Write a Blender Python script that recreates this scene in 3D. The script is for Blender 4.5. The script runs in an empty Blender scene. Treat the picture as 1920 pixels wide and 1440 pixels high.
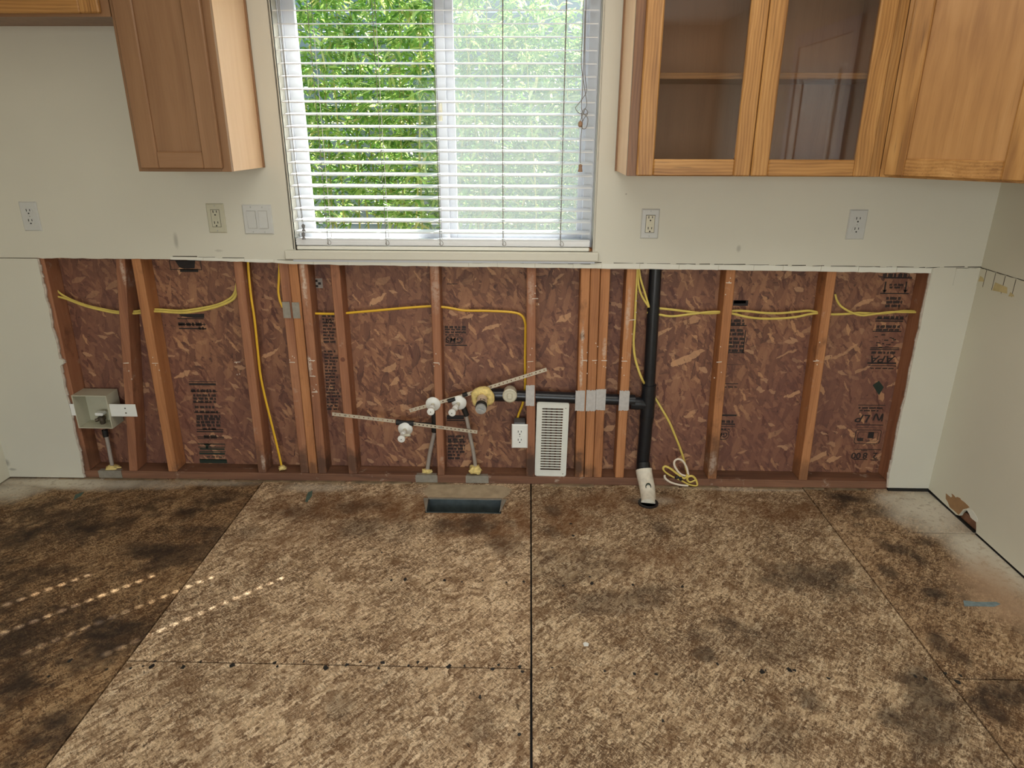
import bpy, bmesh, math, random
from mathutils import Vector, Matrix, noise as mnoise
from mathutils.geometry import tessellate_polygon

random.seed(7)
scn = bpy.context.scene
COL = scn.collection
PI = math.pi

# ------------------------------------------------------------------ camera
CF, CPITCH, CYAW, CROLL = 1291.59, 0.3524, -0.0237, 0.0027
CLOC = Vector((-0.0212, -2.7706, 1.5015))
cfw = Vector((math.sin(CYAW)*math.cos(CPITCH), math.cos(CYAW)*math.cos(CPITCH), -math.sin(CPITCH)))
_r = Vector((math.cos(CYAW), -math.sin(CYAW), 0)); _u = _r.cross(cfw)
crt = math.cos(CROLL)*_r + math.sin(CROLL)*_u
cup = -math.sin(CROLL)*_r + math.cos(CROLL)*_u
cam_d = bpy.data.cameras.new('camera'); cam = bpy.data.objects.new('camera', cam_d); COL.objects.link(cam)
cam_d.sensor_width = 36; cam_d.lens = CF/1920*36; cam_d.clip_start = 0.05; cam_d.clip_end = 200
m3 = Matrix((crt, cup, -cfw)).transposed()
cam.matrix_world = Matrix.Translation(CLOC) @ m3.to_4x4()
scn.camera = cam

# ------------------------------------------------------------------ world, sun, daylight
w = bpy.data.worlds.new('sky'); scn.world = w; w.use_nodes = True
wn = w.node_tree; bg = wn.nodes['Background']
sky = wn.nodes.new('ShaderNodeTexSky')
sky.sky_type = 'NISHITA'; sky.sun_disc = False; sky.sun_elevation = math.radians(47.6); sky.sun_rotation = math.radians(46)
wn.links.new(sky.outputs[0], bg.inputs[0]); bg.inputs[1].default_value = 0.55
SUN_DIR = Vector((0.0287, 0.0275, 0.0435)).normalized()       # towards the sun
sl = bpy.data.lights.new('sun', 'SUN'); sl.energy = 27; sl.angle = math.radians(0.53); sl.color = (1, .96, .9)
so = bpy.data.objects.new('sun', sl); COL.objects.link(so)
so.rotation_euler = SUN_DIR.to_track_quat('Z', 'Y').to_euler(); so.location = SUN_DIR*20
def area(name, loc, direction, sx, sy, energy, color):
    l = bpy.data.lights.new(name, 'AREA'); l.shape = 'RECTANGLE'; l.size = sx; l.size_y = sy
    l.energy = energy; l.color = color
    o = bpy.data.objects.new(name, l); COL.objects.link(o); o.location = loc
    o.rotation_euler = Vector(direction).to_track_quat('-Z', 'Y').to_euler(); return o
# daylight entering by the patio door of the room behind the camera
area('patio_daylight', (-0.1, -5.12, 1.05), (0, 1, -0.05), 2.3, 1.9, 58, (1, .98, .94))
area('ceiling_bounce_fill', (0.15, -1.15, 2.37), (0, 0, -1), 1.7, 1.1, 17, (1, .975, .91))  # added overhead fill, stands in for daylight bounced off the ceiling
scn.view_settings.view_transform = 'Standard'; scn.view_settings.look = 'None'
scn.view_settings.gamma = 1; scn.view_settings.use_curve_mapping = False
scn.view_settings.exposure = 0.0
cy = scn.cycles
cy.max_bounces = 8; cy.diffuse_bounces = 4; cy.transparent_max_bounces = 24; cy.sample_clamp_indirect = 6
cy.use_adaptive_sampling = True; cy.adaptive_threshold = 0.025
cy.caustics_reflective = False; cy.caustics_refractive = False

# ------------------------------------------------------------------ measuring helpers (camera solved from the sheet sizes)
def ray(px, py): return crt*((px-960)/CF) + cup*((720-py)/CF) + cfw
def at(px, py, Y):
    d = ray(px, py); return CLOC + d*((Y-CLOC.y)/d.y)
def fl(px, py, Z=0.0):
    d = ray(px, py); return CLOC + d*((Z-CLOC.z)/d.z)
def sx(px, py, X):
    d = ray(px, py); return CLOC + d*((X-CLOC.x)/d.x)

# ------------------------------------------------------------------ materials
def lin(c):
    return tuple((v/255/12.92 if v/255 <= .04045 else ((v/255+.055)/1.055)**2.4) for v in c) + (1,)
class NT:
    def __init__(s, name):
        s.m = bpy.data.materials.new(name); s.m.use_nodes = True; s.t = s.m.node_tree
        s.b = s.t.nodes['Principled BSDF']; s.out = s.t.nodes['Material Output']
        g = s.n('ShaderNodeNewGeometry'); s.pos = g.outputs['Position']; s.island = g.outputs['Random Per Island']
    def n(s, typ, **kw):
        nd = s.t.nodes.new(typ)
        for k, v in kw.items():
            setattr(nd, k, v)
        return nd
    def put(s, sock, v):
        if hasattr(v, 'links') or hasattr(v, 'is_linked'): s.t.links.new(v, sock)
        elif v is not None: sock.default_value = v
    def math(s, op, a, b=None, c=None, clamp=False):
        nd = s.n('ShaderNodeMath', operation=op, use_clamp=clamp)
        s.put(nd.inputs[0], a); s.put(nd.inputs[1], b); s.put(nd.inputs[2], c); return nd.outputs[0]
    def vmath(s, op, a, b=None):
        nd = s.n('ShaderNodeVectorMath', operation=op); s.put(nd.inputs[0], a); s.put(nd.inputs[1], b)
        return nd.outputs['Value'] if op in ('LENGTH', 'DOT_PRODUCT') else nd.outputs[0]
    def mapping(s, scale=(1, 1, 1), rot=(0, 0, 0), loc=(0, 0, 0), vec=None):
        nd = s.n('ShaderNodeMapping'); s.put(nd.inputs[0], vec or s.pos)
        nd.inputs['Scale'].default_value = scale; nd.inputs['Rotation'].default_value = rot; nd.inputs['Location'].default_value = loc
        return nd.outputs[0]
    def noise(s, vec=None, scale=5, detail=3, rough=.55, dist=0, col=False):
        nd = s.n('ShaderNodeTexNoise'); s.put(nd.inputs['Vector'], vec or s.pos)
        nd.inputs['Scale'].default_value = scale; nd.inputs['Detail'].default_value = detail
        nd.inputs['Roughness'].default_value = rough; nd.inputs['Distortion'].default_value = dist
        return nd.outputs[1 if col else 0]
    def ramp(s, fac, stops, interp='LINEAR'):
        nd = s.n('ShaderNodeValToRGB'); s.put(nd.inputs[0], fac); r = nd.color_ramp; r.interpolation = interp
        while len(r.elements) < len(stops): r.elements.new(.5)
        for e, (p, c) in zip(r.elements, stops): e.position = p; e.color = c
        return nd.outputs[0]
    def rng(s, v, a, b, c=0., d=1.):
        nd = s.n('ShaderNodeMapRange', interpolation_type='SMOOTHSTEP'); s.put(nd.inputs[0], v)
        for i, x in enumerate((a, b, c, d)): nd.inputs[i+1].default_value = x
        return nd.outputs[0]
    def mix(s, f, a, b, mode='MIX'):
        nd = s.n('ShaderNodeMix', data_type='RGBA', blend_type=mode)
        s.put(nd.inputs[0], f); s.put(nd.inputs[6], a); s.put(nd.inputs[7], b); return nd.outputs[2]
    def blobs(s, lst, warp=.5, wscale=9):
        """soft stains, each (x,y,z, rx,ry,rz, strength) in metres"""
        nz = s.noise(scale=wscale, detail=5, rough=.65)
        nz = s.math('MULTIPLY', s.math('SUBTRACT', nz, .5), warp*4)
        acc = None
        for (x, y, z, rx, ry, rz, st) in lst:
            v = s.vmath('MULTIPLY', s.vmath('SUBTRACT', s.pos, (x, y, z)), (1/rx, 1/ry, 1/rz))
            d = s.math('ADD', s.vmath('LENGTH', v), nz)
            k = s.rng(d, .25, 1.15, st, 0.)
            acc = k if acc is None else s.math('MAXIMUM', acc, k)
        return acc
    def bump(s, h, strength=.3, dist=.002):
        nd = s.n('ShaderNodeBump'); nd.inputs['Strength'].default_value = strength; nd.inputs['Distance'].default_value = dist
        s.put(nd.inputs['Height'], h); s.t.links.new(nd.outputs[0], s.b.inputs['Normal'])
    def fin(s, col, rough=.5, metal=0., spec=None):
        s.put(s.b.inputs['Base Color'], col); s.put(s.b.inputs['Roughness'], rough); s.put(s.b.inputs['Metallic'], metal)
        if spec is not None: s.b.inputs['Specular IOR Level'].default_value = spec
        return s.m

def plain(name, c, rough=.5, metal=0., var=.08, vs=30, bump=0., spec=None):
    t = NT(name); c = lin(c)
    nz = t.noise(scale=vs, detail=4)
    lo = tuple(v*(1-var) for v in c[:3])+(1,); hi = tuple(min(1, v*(1+var)) for v in c[:3])+(1,)
    if bump: t.bump(nz, bump, .003)
    return t.fin(t.ramp(nz, [(.3, lo), (.7, hi)]), rough, metal, spec)

def osb(t, plane, palette, lng, wid, layers=4, thr=.58, rag=.010, fibre=.4):
    """oriented strands: several layers of stretched cells at their own angles. plane 'z' = floor, 'y' = wall."""
    angs = [0.15, 1.25, -0.75, 2.2, -1.75, 0.75]
    col = None
    wob = t.noise(scale=70.0, detail=2, rough=.7, col=True)
    p0 = t.vmath('ADD', t.pos, t.vmath('MULTIPLY', t.vmath('SUBTRACT', wob, (.5, .5, .5)), (rag, rag, rag)))
    fine = t.noise(scale=160, detail=3, rough=.7)
    for i in range(layers):
        k = (1, 1.5, .8, .55, 1.1)[i % 5]
        if plane == 'z':
            v = t.mapping((1/(lng*k), 1/(wid*k), 0), (0, 0, 0), (i*3.7, i*1.9, 0), t.mapping((1, 1, 1), (0, 0, angs[i]), vec=p0))
        else:
            v = t.mapping((1/(lng*k), 0, 1/(wid*k)), (0, 0, 0), (i*3.7, 0, i*1.9), t.mapping((1, 1, 1), (0, angs[i], 0), vec=p0))
        vo = t.n('ShaderNodeTexVoronoi'); vo.inputs['Scale'].default_value = 1; t.put(vo.inputs['Vector'], v)
        sp = t.n('ShaderNodeSeparateColor'); t.put(sp.inputs[0], vo.outputs['Color'])
        fb = t.noise(vec=t.vmath('MULTIPLY', v, (.8, 5, .8) if plane == 'z' else (.8, .8, 5)), scale=1.0, detail=3, rough=.7)
        tone = t.math('ADD', t.math('MULTIPLY', sp.outputs[0], 1-fibre), t.math('MULTIPLY', fb, fibre))
        edge = t.rng(vo.outputs['Distance'], .80, .50, -.16, 0.)
        c = t.ramp(t.math('ADD', tone, edge), palette)
        if col is None: col = c
        else: col = t.mix(t.math('GREATER_THAN', sp.outputs[1], thr), col, c)
    return col, fine

def mat_sheathing():
    t = NT('sheathing_strand_board')
    pal = [(.06, lin((80, 50, 41))), (.28, lin((114, 75, 57))), (.52, lin((140, 95, 70))), (.78, lin((162, 115, 83))), (.97, lin((200, 155, 116)))]
    col, h = osb(t, 'y', pal, .075, .022, 5, .62, .014, .5)
    big = t.noise(scale=1.5, detail=3)
    col = t.mix(t.rng(big, .38, .66, 0., .55), col, lin((112, 72, 62)))
    rag = t.vmath('ADD', t.pos, t.vmath('MULTIPLY', t.vmath('SUBTRACT', t.noise(scale=30, detail=3, col=True), (.5, .5, .5)), (.03, .03, .03)))
    # scattered pale and dark slivers lying at their own angles
    for k, (an, thr, c) in enumerate(((.5, .945, (206, 158, 116)), (-1.0, .94, (196, 146, 104)), (1.9, .92, (88, 48, 40)), (-.3, .96, (190, 146, 110)))):
        v = t.mapping((1/(.06, .045, .05, .03)[k], 0, 1/(.020, .012, .010, .014)[k]), (0, 0, 0), (k*5.1, 0, k*2.3), t.mapping((1, 1, 1), (0, an, 0), vec=rag))
        vo = t.n('ShaderNodeTexVoronoi'); vo.inputs['Scale'].default_value = 1; t.put(vo.inputs['Vector'], v)
        sp = t.n('ShaderNodeSeparateColor'); t.put(sp.inputs[0], vo.outputs['Color'])
        col = t.mix(t.math('MULTIPLY', t.math('GREATER_THAN', sp.outputs[0], thr), t.math('MULTIPLY', sp.outputs[1], .8)), col, lin(c))
    fn = t.noise(scale=48, detail=4, rough=.7)
    col = t.mix(t.rng(fn, .64, .71, 0., .85), col, lin((54, 30, 22)))
    t.bump(h, .35, .002)
    return t.fin(col, .62)

def mat_floor(name, tint, dark, stains, white, extra=None, brown=None, fuzz=1.0, lng=.060, wid=.014):
    t = NT(name)
    pal = [(.10, lin((108, 86, 66))), (.28, lin((152, 128, 104))), (.5, lin((190, 167, 140))), (.72, lin((214, 194, 168))), (.95, lin((240, 226, 204)))]
    col, h = osb(t, 'z', pal, lng, wid, 4, .55, .020)
    # felted weathered fibre in two directions
    fa = t.noise(vec=t.mapping((1, .3, 1), vec=t.mapping(rot=(0, 0, .65))), scale=220, detail=4, rough=.78, dist=.6)
    fb = t.noise(vec=t.mapping((1, .3, 1), vec=t.mapping(rot=(0, 0, -.8))), scale=190, detail=4, rough=.78, dist=.6)
    sel = t.rng(t.noise(scale=13, detail=3, rough=.7), .44, .56)
    def pick(a, b):
        m_ = t.n('ShaderNodeMix'); t.put(m_.inputs[0], sel); t.put(m_.inputs[2], a); t.put(m_.inputs[3], b); return m_.outputs[0]
    f1 = pick(fa, fb); f2 = pick(fb, fa)
    g = t.noise(scale=2.6, detail=6, rough=.66)
    lo = t.rng(g, .3, .7, .05, -.06)
    col = t.mix(t.rng(t.math('ADD', f1, lo), .55, .40, 0., .85*fuzz), col, lin((84, 63, 46)))
    col = t.mix(t.rng(f2, .52, .64, 0., .72*fuzz), col, lin((238, 222, 198)))
    col = t.mix(t.rng(f2, .43, .34, 0., .80*fuzz), col, lin((62, 44, 32)))
    g3 = t.noise(vec=t.mapping((1, .7, 1), vec=t.mapping(rot=(0, 0, .3))), scale=11, detail=6, rough=.72)
    col = t.mix(t.rng(g3, .50, .66, 0., .62), col, lin((106, 80, 56)))
    col = t.mix(t.rng(g3, .46, .30, 0., .35), col, lin((230, 208, 176)))
    col = t.mix(1., col, tint, 'MULTIPLY')
    g2 = t.noise(vec=t.mapping((1, 1, 1), loc=(5, 2, 0)), scale=4.5, detail=8, rough=.74)
    col = t.mix(t.rng(g2, .60-dark, .74-dark, 0., .72), col, lin((50, 36, 27)))
    if brown:
        bb = t.blobs(brown, .7, 6)
        col = t.mix(t.math('MULTIPLY', bb, t.rng(g3, .3, .55, .35, 1.)), col, lin((112, 74, 42)))
    if stains:
        b = t.blobs(stains, .75, 9)
        sp = t.rng(t.math('ADD', t.math('MULTIPLY', f1, .5), t.math('MULTIPLY', g2, .5)), .40, .56, .35, 1.)
        col = t.mix(t.math('MULTIPLY', b, sp), col, lin((44, 35, 30)))
    # small dark flecks and pits
    fk = t.noise(vec=t.mapping((1, .45, 1), vec=t.mapping(rot=(0, 0, -.35))), scale=85, detail=5, rough=.75, dist=.5)
    col = t.mix(t.rng(fk, .60, .66, 0., .75), col, lin((52, 36, 26)))
    p = t.noise(scale=48, detail=3, rough=.6)
    col = t.mix(t.rng(p, .69, .74, 0., .8), col, lin((40, 28, 22)))
    if white:
        b = t.blobs(white, .30, 5)
        sp = t.rng(t.noise(scale=40, detail=5, rough=.7), .32, .5, .5, 1.)
        col = t.mix(t.math('MULTIPLY', b, sp), col, lin((218, 210, 192)))
    if extra:
        b = t.blobs(extra, .35, 5)
        col = t.mix(b, col, lin((186, 154, 124)))
    t.bump(f1, .5, .003)
    return t.fin(col, .78, 0, .25)

def mat_wood(name, c0, c1, c2, horiz=False, contrast=1.0, dirt=0.0, grime=None, scrape=None):
    t = NT(name)
    sc = (1.4, 22, 22) if horiz else (22, 22, 1.4)
    wob = t.noise(vec=t.mapping((1.2, 3, 3) if horiz else (3, 3, 1.2)), scale=1.6, detail=2, col=True)
    v = t.vmath('ADD', t.pos, t.vmath('MULTIPLY', t.vmath('SUBTRACT', wob, (.5, .5, .5)), (.05, .05, .05)))
    n1 = t.noise(vec=t.mapping(sc, vec=v), scale=1.0, detail=5, rough=.6, dist=.3)
    ax = t.n('ShaderNodeSeparateXYZ'); t.put(ax.inputs[0], v)
    s_ = t.math('ADD', ax.outputs[2], 0) if horiz else t.math('ADD', ax.outputs[0], ax.outputs[1])
    rings = t.math('SINE', t.math('MULTIPLY', s_, 620.))
    k = t.math('ADD', n1, t.math('MULTIPLY', rings, .07*contrast))
    col = t.ramp(k, [(.28, lin(c0)), (.52, lin(c1)), (.78, lin(c2))])
    psc = (7, 230, 230) if horiz else (230, 230, 7)
    pores = t.noise(vec=t.mapping(psc), scale=1, detail=3, rough=.6)
    col = t.mix(t.rng(pores, .56, .72, 0., .5*contrast), col, lin(tuple(v*.62 for v in c0)))
    if dirt:
        dn = t.noise(scale=14, detail=5, rough=.7)
        col = t.mix(t.rng(dn, .6, .72, 0., dirt), col, lin((205, 190, 170)))
        dk = t.noise(vec=t.mapping((1, 1, .6), loc=(3, 1, 7)), scale=9, detail=5, rough=.7)
        col = t.mix(t.rng(dk, .56, .75, 0., .55), col, lin((58, 36, 28)))
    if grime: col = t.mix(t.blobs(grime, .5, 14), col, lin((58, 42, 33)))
    if scrape: col = t.mix(t.math('MULTIPLY', t.blobs(scrape, .5, 22), t.rng(t.noise(scale=60, detail=4, rough=.7), .35, .55)), col, lin((206, 186, 168)))
    t.bump(pores, .08, .001)
    return t.fin(col, .42 if not dirt else .7)

def mat_paint(name, c, smudges=None, rough=.55):
    t = NT(name); c = lin(c)
    nz = t.noise(scale=2.2, detail=3); col = t.ramp(nz, [(.3, tuple(v*.95 for v in c[:3])+(1,)), (.7, c)])
    if smudges:
        col = t.mix(t.blobs(smudges, .2, 20), col, lin((112, 106, 94)))
    t.bump(t.noise(scale=140, detail=3), .10, .001)
    return t.fin(col, rough)

def facing_mix(t, tr, gl, f0, k=1.0):
    g = t.n('ShaderNodeNewGeometry')
    c = t.math('ABSOLUTE', t.vmath('DOT_PRODUCT', g.outputs['Normal'], g.outputs['Incoming']))
    f = t.math('MULTIPLY_ADD', t.math('POWER', t.math('SUBTRACT', 1., c), 5.), (1-f0)*k, f0)
    mx = t.n('ShaderNodeMixShader'); t.put(mx.inputs[0], f); t.t.links.new(tr.outputs[0], mx.inputs[1]); t.t.links.new(gl.outputs[0], mx.inputs[2])
    t.t.links.new(mx.outputs[0], t.out.inputs[0]); return t.m
def mat_glass():
    t = NT('clear_glass')
    gl = t.n('ShaderNodeBsdfGlossy'); gl.inputs['Roughness'].default_value = .01
    tr = t.n('ShaderNodeBsdfTransparent'); tr.inputs[0].default_value = (.95, .97, .96, 1)
    return facing_mix(t, tr, gl, .008)
def mat_smoked():
    t = NT('cabinet_door_glass')
    gl = t.n('ShaderNodeBsdfGlossy'); gl.inputs['Roughness'].default_value = .02
    tr = t.n('ShaderNodeBsdfTransparent'); tr.inputs[0].default_value = (.82, .80, .80, 1)
    return facing_mix(t, tr, gl, .06)
def mat_screen():
    t = NT('insect_screen_mesh')
    df = t.n('ShaderNodeBsdfTranslucent'); df.inputs[0].default_value = (.26, .28, .30, 1)
    d2 = t.n('ShaderNodeBsdfDiffuse'); d2.inputs[0].default_value = (.2, .21, .22, 1)
    ad = t.n('ShaderNodeAddShader'); t.t.links.new(df.outputs[0], ad.inputs[0]); t.t.links.new(d2.outputs[0], ad.inputs[1])
    tr = t.n('ShaderNodeBsdfTransparent')
    mx = t.n('ShaderNodeMixShader'); mx.inputs[0].default_value = .18
    t.t.links.new(tr.outputs[0], mx.inputs[1]); t.t.links.new(ad.outputs[0], mx.inputs[2]); t.t.links.new(mx.outputs[0], t.out.inputs[0]); return t.m
def mat_leaf():
    t = NT('bamboo_leaf')
    col = t.ramp(t.island, [(0., lin((92, 140, 62))), (.4, lin((140, 184, 84))), (.75, lin((192, 218, 120))), (.93, lin((226, 234, 160))), (1., lin((230, 208, 140)))])
    df = t.n('ShaderNodeBsdfDiffuse'); tl = t.n('ShaderNodeBsdfTranslucent'); gl = t.n('ShaderNodeBsdfGlossy')
    t.put(df.inputs[0], col); t.put(tl.inputs[0], col); gl.inputs['Roughness'].default_value = .35
    m1 = t.n('ShaderNodeMixShader'); m1.inputs[0].default_value = .6
    t.t.links.new(df.outputs[0], m1.inputs[1]); t.t.links.new(tl.outputs[0], m1.inputs[2])
    m2 = t.n('ShaderNodeMixShader'); m2.inputs[0].default_value = .10
    t.t.links.new(m1.outputs[0], m2.inputs[1]); t.t.links.new(gl.outputs[0], m2.inputs[2])
    t.t.links.new(m2.outputs[0], t.out.inputs[0]); return t.m

def P2(px, py, r, st, asp=1.0):          # a floor stain: centre by measured point, radius in metres
    p = fl(px, py); return (p.x, p.y, 0, r*asp, r, 1, st)
PAINT = (210, 206, 191)
M = {}
sm = [(*at(330, 452, -.0127), .012, 1, .035, .45), (*at(1385, 466, -.0127), .010, 1, .016, .4), (*at(410, 470, -.0127), .02, 1, .006, .3),
      (*at(1174, 364, -.0127), .004, 1, .004, .6), (*at(12, 868, -.0127), .02, 1, .02, .6), (*at(24, 880, -.0127), .02, 1, .008, .5)]
M['paint'] = mat_paint('wall_paint', PAINT, sm)
M['paint2'] = mat_paint('side_wall_paint', (218, 214, 196))
M['plaster'] = mat_paint('bare_plaster', (226, 224, 212), None, .8)
M['ceiling'] = plain('ceiling_paint', (236, 234, 226), .8)
M['osb'] = mat_sheathing()
M['floor_l'] = mat_floor('subfloor_brown_stained', (.68, .55, .40, 1), .15,
    [P2(30, 1010, .10, .9, 2), P2(150, 1000, .09, .75, 2), P2(270, 1030, .08, .8, 2), P2(420, 1000, .10, .6), P2(210, 1170, .10, .85), P2(170, 1225, .09, .8),
     P2(30, 1300, .09, .7), P2(110, 1370, .10, .7), P2(420, 930, .07, .5, 2), P2(350, 960, .06, .6), P2(20, 1200, .1, .5)],
    [(-2.1, -.05, 0, .55, .075, 1, .95), (-2.3, -.12, 0, .2, .12, 1, .8), (-1.45, -.03, 0, .25, .04, 1, .4)])
M['floor_c'] = mat_floor('subfloor_tan_weathered', (1.18, 1.10, .98, 1), 0.01,
    [P2(880, 985, .09, .7, 2), P2(700, 990, .10, .5, 2), P2(560, 960, .08, .5, 2), P2(950, 1025, .10, .55), P2(660, 950, .07, .5, 2), P2(470, 1000, .06, .4)],
    [(-.31, -.075, 0, .24, .07, 1, .55), (-.95, -.06, 0, .2, .05, 1, .4)], None,
    [(-.6, -.22, 0, .75, .16, 1, .75), (-.15, -.33, 0, .3, .2, 1, .75), (-.9, -.45, 0, .25, .2, 1, .35)])
M['floor_cf'] = mat_floor('subfloor_tan_front_sheet', (1.16, 1.09, .98, 1), 0.0, [P2(640, 1330, .06, .4), P2(900, 1350, .07, .35)], None, None, None, .85, .075, .019)
M['floor_c2'] = mat_floor('subfloor_grey_brown_worn', (1.02, .95, .83, 1), .04,
    [P2(1205, 1115, .10, .65), P2(1080, 1060, .12, .4, 2), P2(1130, 1130, .09, .5, 2), P2(1520, 1085, .11, .8, 1.6), P2(1580, 1070, .06, .7), P2(1730, 1300, .12, .75), P2(1750, 1380, .13, .8),
     P2(1520, 1310, .05, .7), P2(1320, 1225, .04, .8), P2(1420, 1200, .12, .3, 2), P2(1310, 1190, .05, .5), P2(1240, 990, .05, .5), P2(1460, 1390, .1, .35), P2(1190, 940, .05, .6), P2(1040, 960, .06, .6, .8), P2(1030, 1000, .05, .5)],
    [(.55, -.13, 0, .10, .05, 1, .3), (1.0, -.02, 0, .4, .02, 1, .35)], None,
    [(.35, -.15, 0, .5, .14, 1, .6), (.15, -.30, 0, .15, .2, 1, .7), (1.0, -.2, 0, .3, .15, 1, .6), (.5, -.55, 0, .2, .12, 1, .5)])
M['floor_r'] = mat_floor('subfloor_brown_by_side_wall', (.86, .74, .60, 1), .08,
    [P2(1720, 1045, .06, .95, .6), P2(1660, 1070, .05, .9, .7), P2(1690, 1030, .05, .7, 2), P2(1758, 1200, .06, .9, .7), P2(1750, 1110, .04, .8), P2(1600, 935, .06, .8, 2), P2(1900, 1310, .08, .9), P2(1860, 1330, .06, .7),
     P2(1800, 1235, .05, .7), P2(1640, 960, .06, .6, 2), P2(1740, 1015, .04, .8, 2)],
    [(1.70, -.18, 0, .22, .26, 1, 1.0), (1.71, -.55, 0, .15, .36, 1, 1.0), (1.60, -.10, 0, .12, .10, 1, .8), (1.72, -.9, 0, .06, .3, 1, .5)],
    [(1.62, -.75, 0, .16, .28, 1, .75), (1.66, -.95, 0, .14, .2, 1, .6)])
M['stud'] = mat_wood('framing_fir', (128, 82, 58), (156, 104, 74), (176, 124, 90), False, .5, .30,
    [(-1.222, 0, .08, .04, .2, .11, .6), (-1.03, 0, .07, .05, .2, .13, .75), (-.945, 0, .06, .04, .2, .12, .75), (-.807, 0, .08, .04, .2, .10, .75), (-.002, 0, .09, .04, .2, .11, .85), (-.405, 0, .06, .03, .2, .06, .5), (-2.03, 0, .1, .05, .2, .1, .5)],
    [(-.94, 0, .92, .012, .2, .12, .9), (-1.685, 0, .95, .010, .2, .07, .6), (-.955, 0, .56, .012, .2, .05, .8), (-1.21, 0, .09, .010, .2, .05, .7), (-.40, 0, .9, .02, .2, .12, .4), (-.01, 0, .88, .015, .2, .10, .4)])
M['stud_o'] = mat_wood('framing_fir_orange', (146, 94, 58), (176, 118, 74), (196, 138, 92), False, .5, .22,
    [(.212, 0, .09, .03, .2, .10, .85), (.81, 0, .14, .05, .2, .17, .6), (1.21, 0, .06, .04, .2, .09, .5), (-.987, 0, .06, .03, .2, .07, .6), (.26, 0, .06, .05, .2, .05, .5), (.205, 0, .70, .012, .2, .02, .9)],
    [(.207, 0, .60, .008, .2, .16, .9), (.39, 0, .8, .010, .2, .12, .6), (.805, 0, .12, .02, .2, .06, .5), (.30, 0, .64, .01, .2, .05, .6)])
M['plate'] = mat_wood('framing_plate', (92, 62, 46), (120, 82, 60), (142, 100, 74), True, .4, .45)
M['oak'] = mat_wood('oak_vertical', (134, 90, 44), (170, 122, 66), (190, 144, 86), False, 1.0)
M['oak_h'] = mat_wood('oak_horizontal', (134, 90, 44), (170, 122, 66), (190, 144, 86), True, 1.0)
M['oakp'] = mat_wood('oak_veneer_panel', (150, 104, 58), (172, 125, 73), (186, 140, 88), False, .45)
M['oak_d'] = mat_wood('oak_dark_frame', (96, 62, 38), (122, 82, 50), (138, 96, 62), False, .8)
M['birch'] = mat_wood('smooth_stained_wood', (128, 92, 62), (140, 103, 71), (150, 112, 80), False, .25)
M['birch_h'] = mat_wood('smooth_stained_wood_across', (126, 90, 60), (140, 103, 71), (150, 112, 80), True, .25)
M['side'] = mat_wood('pale_side_veneer', (220, 180, 140), (226, 187, 148), (230, 194, 156), False, .15)
M['inside'] = mat_wood('cabinet_interior', (176, 132, 92), (188, 144, 102), (196, 152, 110), False, .3)
M['white'] = plain('white_plastic', (232, 232, 226), .35, var=.02)
M['plate_w'] = plain('white_wall_plate', (196, 196, 192), .4, var=.02)
M['ivory'] = plain('ivory_plastic', (190, 186, 164), .4, var=.03)
M['almond'] = plain('yellowed_plastic', (206, 200, 178), .4, var=.05)
M['black'] = plain('dark_slot', (22, 20, 18), .6)
M['abs'] = plain('black_abs_pipe', (26, 28, 32), .32, var=.25, vs=40)
M['ductm'] = plain('dark_sheet_metal', (78, 88, 90), .6, .0, var=.25, vs=25)
M['galv'] = plain('galvanised_steel', (150, 144, 132), .55, .35, var=.12, vs=50)
M['nailp'] = plain('nail_plate_steel', (190, 186, 182), .5, .35, var=.10, vs=60)
M['strap'] = plain('pale_metal_strap', (196, 184, 162), .5, .2, var=.12, vs=60)
M['cabY'] = plain('yellow_cable_sheath', (226, 178, 44), .4, var=.06)
M['cabP'] = plain('aged_cream_cable_sheath', (214, 190, 96), .45, var=.10)
M['cabW'] = plain('white_cable_sheath', (226, 212, 192), .45, var=.05)
M['pex'] = plain('grey_water_tube', (158, 148, 138), .4, var=.08)
M['foam'] = plain('expanding_foam', (226, 202, 130), .85, var=.25, vs=60, bump=.8)
M['brass'] = plain('tarnished_brass', (84, 74, 60), .5, .4, var=.4, vs=70)
M['reg'] = plain('register_enamel', (222, 222, 212), .4, var=.03)
M['vinyl'] = plain('white_vinyl', (206, 209, 216), .4, var=.02)
M['slat'] = plain('blind_slat_white', (228, 229, 230), .4, var=.02)
M['slatb'] = plain('blind_rail_cream', (228, 226, 214), .45, var=.02)
M['cord'] = plain('blind_cord', (120, 114, 106), .7)
M['tassel'] = plain('wood_tassel', (150, 118, 92), .5)
M['tassel_g'] = plain('grey_tassel', (120, 118, 118), .5)
M['mud'] = plain('chalky_white_coating', (222, 214, 196), .85, var=.12, vs=50, bump=.6)
M['kraft'] = plain('torn_brown_paper', (158, 122, 84), .85, var=.12, vs=40)
M['glue'] = plain('yellow_adhesive_residue', (198, 180, 130), .6, var=.15, vs=30)
M['tape'] = plain('blue_paint_mark', (124, 142, 146), .8, var=.2, vs=60)
M['teal'] = plain('teal_paint_mark', (78, 98, 88), .85, var=.2, vs=60)
M['ink'] = plain('stamp_ink', (34, 27, 25), .7)
M['ink_g'] = plain('green_stamp_ink', (30, 44, 34), .7)
M['glass'] = mat_glass(); M['smoke'] = mat_smoked(); M['screen'] = mat_screen(); M['leaf'] = mat_leaf()
M['culm'] = plain('bamboo_culm', (148, 150, 76), .5, var=.2, vs=12)
M['fence'] = mat_wood('weathered_grey_board', (108, 116, 126), (130, 138, 148), (148, 156, 166), True, .5)
M['soil'] = plain('garden_soil', (122, 104, 78), .9, var=.3, vs=14)
M['siding'] = plain('exterior_siding', (206, 200, 188), .7)
M['dust'] = plain('chalk_line', (214, 200, 184), .85)
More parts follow.
